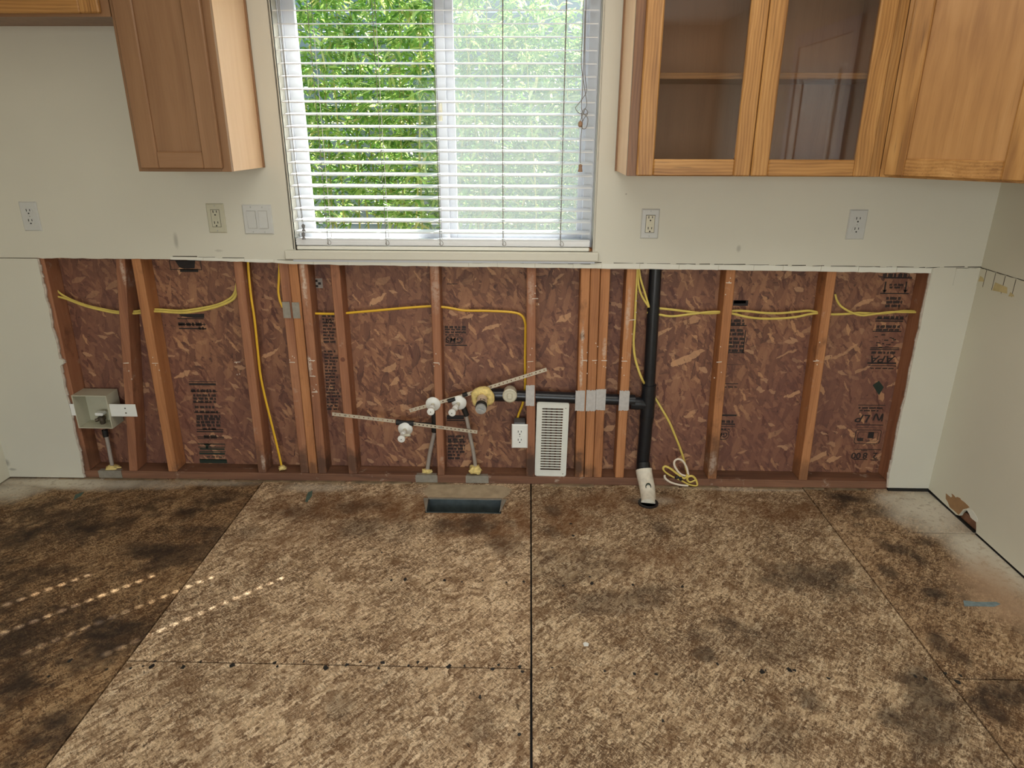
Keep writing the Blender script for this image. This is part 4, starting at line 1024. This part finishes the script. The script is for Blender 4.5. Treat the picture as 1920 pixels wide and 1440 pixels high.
cable('old cream cable looping down inside the broken wall edge, lower run', [Yd([c4_(*p) for p in ((250, 60), (270, 180), (288, 270), (294, 308), (330, 302), (380, 312), (500, 356), (620, 386), (695, 398), (790, 400), (905, 388), (1050, 396), (1150, 388), (1270, 362), (1358, 325), (1386, 290), (1400, 240))], .038)], M['cabP'])
cable('short length of old cable bundled in the top corner by the broken wall edge', [Yd([c4_(*p) for p in ((258, 60), (276, 190), (296, 285), (306, 300), (298, 240), (272, 120), (262, 60))], .03)], M['cabP'])
cable('yellow cable hanging straight down to a foam plug in the sole plate, between two studs', [Yd([c2_(*p) for p in ((140, 90), (146, 180), (160, 310), (178, 430), (198, 620), (212, 750), (238, 880), (270, 1010), (300, 1130), (328, 1250), (338, 1296))], .03)], M['cabY'], .0052)
cable('short yellow cable end going down behind the paired nail plates', [Yd([c2_(*p) for p in ((326, 100), (322, 200), (319, 270), (328, 325), (345, 365))], .02)], M['cabY'])
cable('yellow cable strung level under the window, then bending down to the low outlet box', [Yd([c2_(*p) for p in ((500, 398), (560, 401), (660, 402), (740, 396), (900, 382), (1060, 368), (1212, 357))], .045) + Yd([c7_(*p) for p in ((90, 297), (160, 300), (215, 308), (285, 320), (420, 322), (560, 330), (618, 348), (641, 395))], .045) + Yd([c7_(*p) for p in ((642, 470), (640, 600), (641, 740))], .055) + Yd([c7_(*p) for p in ((638, 800), (625, 870), (604, 925), (590, 975), (588, 1000))], .064)], M['cabY'], .0050)
cable('old cream cable looped at the top beside the black vent pipe', [Yd([c8_(*p) for p in ((106, 60), (112, 160), (128, 220), (158, 270), (170, 285), (150, 215), (124, 130), (114, 60))], .02)], M['cabP'], .004)
cable('old cream cable dropping behind the black vent pipe to a coil at the sole plate', [Yd([c8_(*p) for p in ((103, 60), (98, 200), (90, 380), (84, 480), (90, 560), (108, 630), (135, 700))], .015) + Yd([c8_(*p) for p in ((165, 745), (205, 800))], .082) + Yd([c8_(*p) for p in ((245, 865), (285, 935), (315, 1005), (345, 1080), (365, 1140), (380, 1200))], .06) + Yd([c8_(*p) for p in ((385, 1232), (368, 1250), (330, 1225), (290, 1195), (262, 1183), (250, 1195), (262, 1215), (300, 1240), (350, 1262), (395, 1285), (440, 1291), (436, 1262), (418, 1240), (396, 1240), (385, 1255), (400, 1272), (430, 1262))], -.012)], M['cabP'], .0048)
cable('white cable loop lying with the coil on the sole plate', [Yd([c8_(*p) for p in ((392, 1232), (382, 1190), (362, 1155), (338, 1143), (318, 1150), (312, 1170), (322, 1195), (350, 1228), (392, 1240))], -.006) , Yd([c8_(*p) for p in ((259, 1232), (262, 1250), (290, 1272), (330, 1285), (360, 1290), (392, 1292))], -.012)], M['cabW'], .0046)
b = MB(); 
for (x, y) in ((335, 1240), (350, 1258)): b.lathe([(.007, 0), (.009, .006), (.006, .018)], at(*c8_(x, y), -.010), (jit(1), -.4, jit(1)), 8)
tag(b.build('cable_end', M['wirenut'], None, at(*c8_(340, 1250), -.01)), 'dark twisted cable ends lying inside the coil on the sole plate', 'cable end')
cable('upper of two crossing cream cables running from the vent pipe towards the side wall', [Yd([c8_(*p) for p in ((160, 288), (235, 295), (310, 303), (400, 314), (480, 322), (560, 320), (640, 309), (720, 310), (800, 319), (900, 322), (1000, 314))] + [c9_(*p) for p in ((170, 308), (225, 318), (300, 328), (380, 326), (450, 320), (530, 324), (600, 322), (700, 310), (790, 313))], .045)], M['cabP'])
cable('lower of two crossing cream cables running from the vent pipe towards the side wall', [Yd([c8_(*p) for p in ((160, 318), (235, 331), (300, 339), (400, 328), (480, 318), (560, 314), (640, 324), (720, 343), (800, 352), (900, 352), (1000, 343))] + [c9_(*p) for p in ((170, 328), (225, 322), (270, 322))], .04)], M['cabP'])
cable('old cream cable coming down beside the last bare stud to join the level run', [Yd([c9_(*p) for p in ((318, 215), (330, 255), (360, 290), (420, 322), (470, 334), (530, 328), (620, 316), (700, 316), (790, 317))], .036)], M['cabP'], .0042)

# ------------------------------------------------------------------ pipes
PY = .045
vp = thing('vent_pipe', 'upright black plastic vent pipe in the open wall, running down to the white bend', 'pipe', (.505, PY, .06))
tee = at(1215, 757, PY); tp = at(1229, 505, PY); bt2 = at(1204, 880, PY)
d1_ = (tp-tee).normalized(); d2_ = (tee-bt2).normalized()
MB().tube([tee, tee+d1_*.66], .0255, 18, 1).build('pipe_run', M['abs'], vp, None, SM)
MB().tube([bt2, tee], .0285, 18, 1).build('pipe_run', M['abs'], vp, None, SM)
b = MB()
b.tube([tee+d2_*-.085, tee+d2_*-.010, tee+d1_*.035, tee+d1_*.085], .0305, 18, 1)
b.tube([tee+d1_*.083, tee+d1_*.090], .0318, 18, 1); b.tube([tee+d1_*.036, tee+d1_*.042], .0318, 18, 1); b.tube([tee+d2_*-.062, tee+d2_*-.056], .0318, 18, 1)
b.tube([tee+Vector((.0, 0, -.004)), tee+Vector((-.045, -.003, .003))], .0265, 16, 1); b.tube([tee+Vector((-.040, -.003, .0025)), tee+Vector((-.078, -.004, .005))], .0290, 16, 1)
b.build('sanitary_tee', M['abs'], vp, None, SM)
hp = thing('drain_pipe', 'black horizontal drain pipe crossing the studs behind the steel nail plates above the register', 'pipe', (.14, .03, .41))
hl, hr = at(922, 740, .030), at(1190, 750.5, .034)
MB().tube([hl, hr], .0245, 16, 1).build('pipe_run', M['abs'], hp, None, SM)
e0 = at(903, 741, .030)
MB().tube([hl+Vector((.09, 0, 0)), hl, e0+Vector((.012, 0, .002)), e0+Vector((0, -.012, .002))], .0290, 16, 5).build('elbow', M['abs'], hp, None, SM)
cp = at(956, 739, .0)
co = MB(); co.lathe([(.0285, -.03), (.0285, .008), (.031, .009), (.031, .020), (.027, .024), (.0262, .0205), (.013, .0205)], cp, (0, -1, 0), 22)
co = co.build('cleanout_plug', M['almond'], hp, None, SM); MB().box((cp.x-.011, cp.y-.034, cp.z-.011), (cp.x+.011, cp.y-.020, cp.z+.011), None, .003).build('square_nut', M['almond'], co)
# trap arm with foam collar and test plug
ds = at(905, 742, -.005); de = at(901.5, 768, -.135)
ta = thing('drain_stub', 'pale plastic drain stub with grey test plug poking out of the foam collar', 'pipe', ds)
dd = (de-ds).normalized()
MB().tube([ds+dd*-.02, ds+dd*.095], .0225, 18, 1).build('pipe_stub', plain('pale_pvc_stub', (206, 184, 164), .5, var=.12, vs=40), ta, None, SM)
for q, L in ((.092, .012), (.108, .010)): MB().tube([ds+dd*q, ds+dd*(q+L)], .0245, 18, 1).build('rubber_band', M['rubber'], ta, None, SM)
tpq = MB().tube([ds+dd*.10, ds+dd*.128], .0228, 18, 1).build('test_plug', M['zinc'], ta, None, SM)
b = MB(); cc = ds+dd*.128; b.lathe([(.005, 0), (.005, .012)], cc, dd, 8); b.box((-.013, -.003, -.004), (.013, .003, .004), Matrix.Translation(cc+dd*.006) @ Matrix.Rotation(.5, 4, 'Y'))
b.build('wing_nut', M['zinc'], tpq)
b = MB()
for k in range(5):
    for j in range(3):
        x0 = ds+dd*(.066+.005*j); 
an0 = ds+dd*.078
for k in range(9):
    an = PI*.62+ -k*.16; u = Vector((1, 0, 0)); v_ = dd.cross(u).normalized()
    if v_.z < 0: v_ = -v_
    c_ = an0 + (u*math.cos(an)+v_*math.sin(an))*.0226
    tdir = (-u*math.sin(an)+v_*math.cos(an)); rd = (u*math.cos(an)+v_*math.sin(an))
    if k in (1, 2, 4, 5, 6, 7): b.quadbox([c_-tdir*.0012-dd*(.005 if k % 2 else .007), c_+tdir*.0012-dd*.006, c_+tdir*.0014+dd*.006, c_-tdir*.0012+dd*(.006 if k % 2 else .003)], rd*.0004)
b.build('printed_mark', M['ink'], ta)
def foam(label, c, r, n=9, seed=1, sz=(1, 1, .6), group=None):
    rnd = random.Random(seed); bm = bmesh.new(); bmesh.ops.create_icosphere(bm, subdivisions=3, radius=1)
    for v in bm.verts:
        d = v.co.normalized(); k = 1+.55*mnoise.noise(d*2.1+Vector((seed*3.1, 0, 0)))+.25*mnoise.noise(d*5+Vector((0, seed, 0)))
        v.co = Vector((d.x*sz[0], d.y*sz[1], d.z*sz[2]))*r*k + Vector(c)
    bm.verts.index_update(); b = MB().add([v.co.copy() for v in bm.verts], [[v.index for v in f_.verts] for f_ in bm.faces]); bm.free()
    return tag(b.build('foam_blob', M['foam'], None, c, math.radians(80)), label, 'foam')
# foam collar: a lumpy ring around the stub
bm = bmesh.new(); n1, n2 = 28, 12; R1, R2 = .034, .0145
ux = Vector((1, 0, 0)); fa = Vector((0, -1, -.12)).normalized(); uz = ux.cross(fa).normalized()
ring = []; og = ds+dd*.016
vv = []
for i in range(n1):
    for j in range(n2):
        a1 = 2*PI*i/n1; a2 = 2*PI*j/n2
        d = (ux*math.cos(a1)+uz*math.sin(a1)); rr = R2*(1+.35*mnoise.noise(Vector((math.cos(a1)*2, math.sin(a1)*2, 3)))+.3*mnoise.noise(Vector((math.cos(a1)*3.3, math.sin(a1)*3.3, math.cos(a2)*1.5))))
        vv.append(og + d*(R1+rr*math.cos(a2)*1.15) + fa*(rr*math.sin(a2)*1.3))
ff = [[i*n2+j, ((i+1) % n1)*n2+j, ((i+1) % n1)*n2+(j+1) % n2, i*n2+(j+1) % n2] for i in range(n1) for j in range(n2)]; bm.free()
tag(MB().add(vv, ff).build('foam_collar', M['foam'], None, og, math.radians(80)), 'yellow lumpy foam collar around the pale drain stub on the end of the horizontal pipe', 'foam')
foam('yellow foam plug around the grey tube under the white water box', at(212, 879, .03)+Vector((0, 0, .004)), .027, 9, 3, (1.15, .9, .5))
foam('yellow foam plug at the foot of the hanging yellow cable', at(529, 877, .025), .017, 9, 5, (1, .9, .65))
foam('small foam plug at the foot of the grey tube below the first sink valve', at(801, 884, .03)+Vector((0, 0, .002)), .020, 9, 8, (1.1, .9, .5))
foam('large foam plug at the foot of the leaning grey tube beside the sink drain', at(891, 880, .015), .024, 9, 12, (1.1, .9, .9))
# white coated bend going into the floor
wbp = thing('coated_drain_bend', 'chalky white coated drain bend leaving the wall below the black pipe and entering the floor', 'pipe', (.505, -.12, 0))
pts = [at(1207, 880, .020), at(1209, 893, .0), at(1213, 912, -.045), at(1215, 930, -.09), fl(1216, 946)+Vector((0, .012, -.01))]
MB().tube(pts, .036, 18, 5, 1.0, True, lambda q: 1.02-.12*q).build('coated_pipe', M['mud'], wbp, None, SM)
MB().tube([at(1206, 868, .036), at(1207, 882, .018)], .031, 18, 1).build('pipe_end', M['abs'], wbp, None, SM)
q = fl(1216, 947); MB().lathe([(.043, 0), (.043, .006), (.034, .006), (.034, 0)], (q.x, q.y+.012, .0004), (0, 0, 1), 20).build('floor_collar', M['abs'], wbp, None, SM)
b = MB(); ob = pts[2]+Vector((-.001, -.033, .017)); nrm = Vector((0, -.85, .52)).normalized()
uu = Vector((1, 0, 0)); vz = nrm.cross(uu); vz = vz if vz.z > 0 else -vz
k1 = [(math.cos(2*PI*k/14), math.sin(2*PI*k/14)) for k in range(14)]
b.prism([[(a*.0125, c_*.016) for a, c_ in k1], [(a*.0095, c_*.0115-.002) for a, c_ in k1][::-1]], lambda s, t_: ob+uu*s+vz*t_+nrm*.002, nrm*.002)
for (s, t_, q) in ((-.012, -.040, .004), (.004, -.041, .003), (.012, -.036, .004), (-.004, -.046, .003), (.015, -.042, .003)):
    b.quadbox([ob+uu*(s)+vz*t_+nrm*.0, ob+uu*(s+q)+vz*t_, ob+uu*(s+q)+vz*(t_+q*2), ob+uu*s+vz*(t_+q*2)], nrm*.008)
b.build('moulded_mark', M['ink_g'], wbp)

# nail plates over the pipe and cable notches
def nplate(px0, px1, py0, py1, label, teeth=True, mat='nailp'):
    a = at(px0, py0, -.002); c_ = at(px1, py1, -.002)
    n = 7; lo = []; hi = []
    for k in range(n+1):
        x = a.x+(c_.x-a.x)*k/n; d = .0055*random.random()*(k % 2) if teeth else 0
        hi.append((x, a.z-d)); lo.append((x, c_.z+d))
    b = MB().prism([lo+hi[::-1]], lambda u, v: (u, -.0004, v), (0, -.0018, 0))
    c0 = Vector(((a.x+c_.x)/2, -.0004, (a.z+c_.z)/2))
    return tag(b.build('nail_plate', M[mat], None, c0), label, 'nail plate')
nplate(986, 1002, 722, 761.5, 'steel nail plate on the single stud beside the low outlet')
nplate(1079.5, 1095.5, 732, 771, 'steel nail plate on the first of the three joined studs, nearest the register')
nplate(1100, 1116.5, 731, 771.5, 'steel nail plate on the middle one of the three joined studs')
nplate(1118, 1134.5, 729.5, 769.5, 'steel nail plate on the last of the three joined studs, farthest from the register')
nplate(1162, 1178.5, 732, 770.5, 'steel nail plate on the narrow stud beside the black vent pipe')
nplate(528.5, 546, 566, 596.5, 'dark grey nail plate on the recessed stud under the window, cable behind it', False, 'galv')
nplate(546.8, 563.5, 567, 597, 'dark grey nail plate on the orange stud, second of the pair under the window', False, 'galv')
for (px0, px1, lb) in ((779, 820, 'corroded steel plate bent over the sole plate under the first sink tube'), (873, 916, 'corroded steel plate bent over the sole plate under the large foam plug'), (186, 229, 'flat grey steel plate on the sole plate under the water box')):
    a = at(px0, 893, -.002); c_ = at(px1, 893, -.002)
    b = MB(); b.box((a.x, -.003, .004), (c_.x, -.0005, .0395)); b.box((a.x+.004, -.002, .0383), (c_.x-.004, .018, .0402))
    tag(b.build('bent_plate', M['galv'], None, ((a.x+c_.x)/2, 0, .02)), lb, 'nail plate')

# perforated straps
def strap(pa, pb, label, n, nails):
    A = at(*pa, -.0012); B_ = at(*pb, -.0012); d = B_-A; L = d.length; d.normalize(); nn = Vector((-d.z, 0, d.x))
    hw = .0078; hs = .0027; us = [0]
    for k in range(n): m = L*(k+.6)/(n+.2); us += [m-hs, m+hs]
    us.append(L)
    b = MB().gridslab(us, [-hw, -hs, hs, hw], lambda i, j: not (i % 2 == 1 and j == 1), lambda u, v: A+d*u+nn*v, (0, -.0012, 0))
    o = tag(b.build('perforated_strap', M['strap'], None, (A+B_)/2), label, 'strap')
    b = MB()
    for q in nails: b.lathe([(.0048, 0), (.0042, .0018)], at(*q, -.0022), (0, -1, 0), 10)
    b.build('nail_head', M['galv'], o)
    return o
strap((768, 770), (872, 741), 'perforated metal strap rising behind the two upper sink valves, lower length', 14, [(818, 756)])
strap((871, 741), (1025, 692.5), 'perforated metal strap rising over the foam collar to the stud by the register', 20, [(993, 702.5)])
strap((623, 776), (741, 790), 'perforated metal strap sloping from the knotted stud to the lowest valve', 13, [(648, 779)])
strap((774, 794.5), (895, 810), 'perforated metal strap sloping from the lowest valve across the leaning tube', 16, [(827, 801)])

# stop valves
def valve(px, py, hx, hy, label, nub=False):
    p = at(px, py, -.002); h = at(hx, hy, -.085); v0 = Vector((p.x, -.002, p.z))
    t = thing('shutoff_valve', label, 'valve', v0)
    MB().lathe([(.0325, 0), (.0325, .0015), (.030, .005), (.016, .010), (.0125, .011)], v0, (0, -1, 0), 26).build('escutcheon', M['white'], t, None, SM)
    d = (h-v0).normalized(); L = (h-v0).length
    MB().tube([v0, v0+d*(L*.45)], .0085, 14, 1).build('stub_tube', M['almond'], t, None, SM)
    b = MB(); b.lathe([(.0115, 0), (.0115, .010), (.0128, .011), (.0128, .020), (.0105, .021), (.0105, .034)], v0+d*(L*.42), d, 14); b.build('valve_body', M['white'], t, None, SM)
    b = MB(); b.lathe([(.0125, 0), (.0155, .003), (.0165, .010), (.0155, .0145), (.010, .016)], h-d*.006, (d+Vector((0, -.4, 0))).normalized(), 18)
    hd = b.build('handle', M['white'], t, None, SM); MB().lathe([(.0022, 0), (.0022, .0012)], h-d*.006+(d+Vector((0, -.4, 0))).normalized()*.0158, (d+Vector((0, -.4, 0))).normalized(), 8).build('handle_screw', M['brass'], hd)
    if nub:
        o_ = v0+d*(L*.72); MB().tube([o_, o_+Vector((.034, -.004, .006))], .0062, 12, 1).build('outlet_spout', M['almond'], t, None, SM)
    return t
valve(812, 757.5, 808, 771, 'white plastic stop valve beside the stud, first of the two upper sink valves')
valve(861, 755, 848, 773, 'white plastic stop valve turned sideways beside the foam collar')
valve(760, 804, 753, 822, 'lowest white plastic stop valve, with a short side spout', True)
# tubes feeding the valves
def watertube(label, pts, fit, r=.0080):
    p3 = [at(*p) for p in pts]
    b = MB().tube(p3, r, 12, 5)
    o = tag(b.build('water_tube', M['pex'], None, p3[-1], SM), label, 'tube')
    MB().tube([at(*q) for q in fit], r*1.45, 12, 3).build('crimp_fitting', M['black'], o, None, SM)
    return o
watertube('grey water tube curving up to the first upper sink valve', [(812, 762, .020), (815, 785, .022), (814, 812, .03), (806, 850, .035), (801, 884, .035)], [(812, 760, .014), (815, 785, .02), (814.5, 809, .029)], .0095)
watertube('leaning grey printed water tube up to the second upper sink valve', [(868, 762, .012), (873, 775, .014), (881, 815, .016), (888, 850, .018), (892, 880, .020)], [(866, 758, .010), (871, 769, .013), (875, 779, .015)], .0085)
b = MB(); A = at(743, 791.5, .004); C_ = at(776, 794, .004); b.tube([A, C_], .0105, 12, 1); b.tube([at(743, 791.5, .004), at(750, 792, .004)], .0125, 12, 1); b.tube([at(768, 793.5, .004), at(775, 794, .004)], .0125, 12, 1); b.tube([at(775, 794, .004), at(816, 797, .02), at(815, 806, .026)], .0075, 10, 4)
tag(b.build('pipe_fitting', M['rubber'], None, (A+C_)/2, SM), 'black tube fitting behind the lowest stop valve between the two strap lengths', 'fitting')
for (a1, a2, lb) in (((840, 752), (854, 748), 'black strap clip beside the second upper valve, on its near side'), ((868, 741), (876, 738), 'black strap clip over the second upper valve by the foam collar')):
    tag(MB().tube([at(*a1, -.003), at(*a2, -.003)], .0095, 10, 1).build('strap_clip', M['rubber'], None, at(*a1, -.003), SM), lb, 'clip')

# ------------------------------------------------------------------ water box
bx0, bx1, bz0, bz1 = -2.012, -1.858, .256, .412; BY = -.014; BD = .074
wbx = thing('water_supply_box', 'white open plastic water supply box screwed to the first stud by the broken wall edge', 'box', ((bx0+bx1)/2, 0, bz0))
us = [bx0, bx0+.004, bx1-.004, bx1]; vs = [bz0, bz0+.004, bz1-.004, bz1]
b = MB().gridslab(us, vs, lambda i, j: not (i == 1 and j == 1), lambda u, v: (u, BY, v), (0, BD-BY, 0)); b.box((bx0+.003, BD-.004, bz0+.003), (bx1-.003, BD, bz1-.003))
b.build('box_shell', M['ivory'], wbx)
tb = MB().box((bx1-.002, -.005, .311), (-1.742, -.0015, .369), None, .001).build('mounting_tab', M['white'], wbx)
b = MB(); b.lathe([(.0035, 0), (.003, .001)], (-1.790, -.005, .350), (0, -1, 0), 8); b.lathe([(.0038, 0), (.0034, .001)], (-1.790, -.005, .328), (0, -1, 0), 8); b.build('screw', M['brass'], tb)
MB().box((bx0-.017, -.0150, .317), (bx0+.002, -.0133, .372), None, .0008).build('mounting_tab', M['white'], wbx)
vx = -1.927
b = MB(); b.lathe([(.010, 0), (.012, .004), (.012, .018), (.016, .020), (.016, .034), (.009, .036), (.009, .044)], (vx, .030, bz0+.004), (0, 0, 1), 12); b.tube([(vx, .03, bz0+.028), (vx-.024, .018, bz0+.024)], .008, 8, 1)
vb = b.build('valve', M['brass'], wbx, None, SM); MB().box((vx-.018, .012, bz0+.048), (vx+.018, .046, bz0+.062), None, .003).build('valve_handle', M['white'], vb)
watertube('thin grey water tube rising from a foam plug to the white water box', [(197, 806, .036), (200, 820, .036), (206, 850, .036), (211, 876, .036)], [(196, 806, .036), (197.5, 812, .036), (198.5, 818, .036)], .0085)

# ------------------------------------------------------------------ floor register standing in the wall
rg = thing('floor_register', 'white slotted floor register standing upright on the sole plate under the drain pipe', 'vent', (.088, .012, .0385))
rw, rh = .137, .352
tilt = Matrix.Translation((.0865, .010, .0400)) @ Matrix.Rotation(math.radians(-1.6), 4, 'X') @ Matrix.Rotation(math.radians(.9), 4, 'Y')
n = 24; us = [-rw/2, -rw/2+.0225, rw/2-.0235, rw/2]; z0, z1 = .025, rh-.025
vs = [0]; p_ = (z1-z0)/n
for k in range(n): vs += [z0+p_*k+p_*.24, z0+p_*k+p_*.80]
vs.append(rh)
b = MB().gridslab(us, vs, lambda i, j: not (i == 1 and j % 2 == 1), lambda u, v: tilt @ Vector((u, 0, v)), (0, .0012, 0))
b.build('face_grille', M['reg'], rg)
rim_ = MB()
def rr(w_, h_, r, n_=5):
    o_ = []
    for cx_, cz_, s0 in ((w_/2-r, r, -PI/2), (w_/2-r, h_-r, 0), (-w_/2+r, h_-r, PI/2), (-w_/2+r, r, PI)):
        for k in range(n_+1): an = s0+k*PI/2/n_; o_.append((cx_+r*math.cos(an), cz_+r*math.sin(an)))
    return o_
A1 = rr(rw+.004, rh+.004, .012); A2 = [(u*.93, .002+(v-.002)*.974+.0045) for u, v in rr(rw+.004, rh+.004, .010)]
rim_.prism([A1, A2[::-1]], lambda u, v: tilt @ Vector((u, -.0028, v-.002)), (0, .0040, 0)); rim_.build('rolled_edge', M['reg'], rg)
for k in range(4):
    u = -rw/2+.030+k*.023
    MB().box((u-.0085, .016, .03), (u+.0070, .0172, rh-.03), tilt @ Matrix.Translation((u, .02, 0)) @ Matrix.Rotation(.22, 4, 'Z') @ Matrix.Translation((-u, -.02, 0))).build('damper_vane', M['galv'], rg)
b = MB()
for a_ in (-1, 1): b.box((a_*(rw/2-.020)-.0008, .0012, .022), (a_*(rw/2-.020)+.0008, .030, rh-.022), tilt)
b.build('side_wall', M['reg'], rg)
b = MB(); b.lathe([(.0022, 0), (.0018, .0008)], tilt @ Vector((rw/2-.012, -.0005, rh-.026)), (0, -1, 0), 8); b.lathe([(.0022, 0), (.0018, .0008)], tilt @ Vector((rw/2-.012, -.0005, .010)), (0, -1, 0), 8); b.build('rivet', M['brass'], rg)
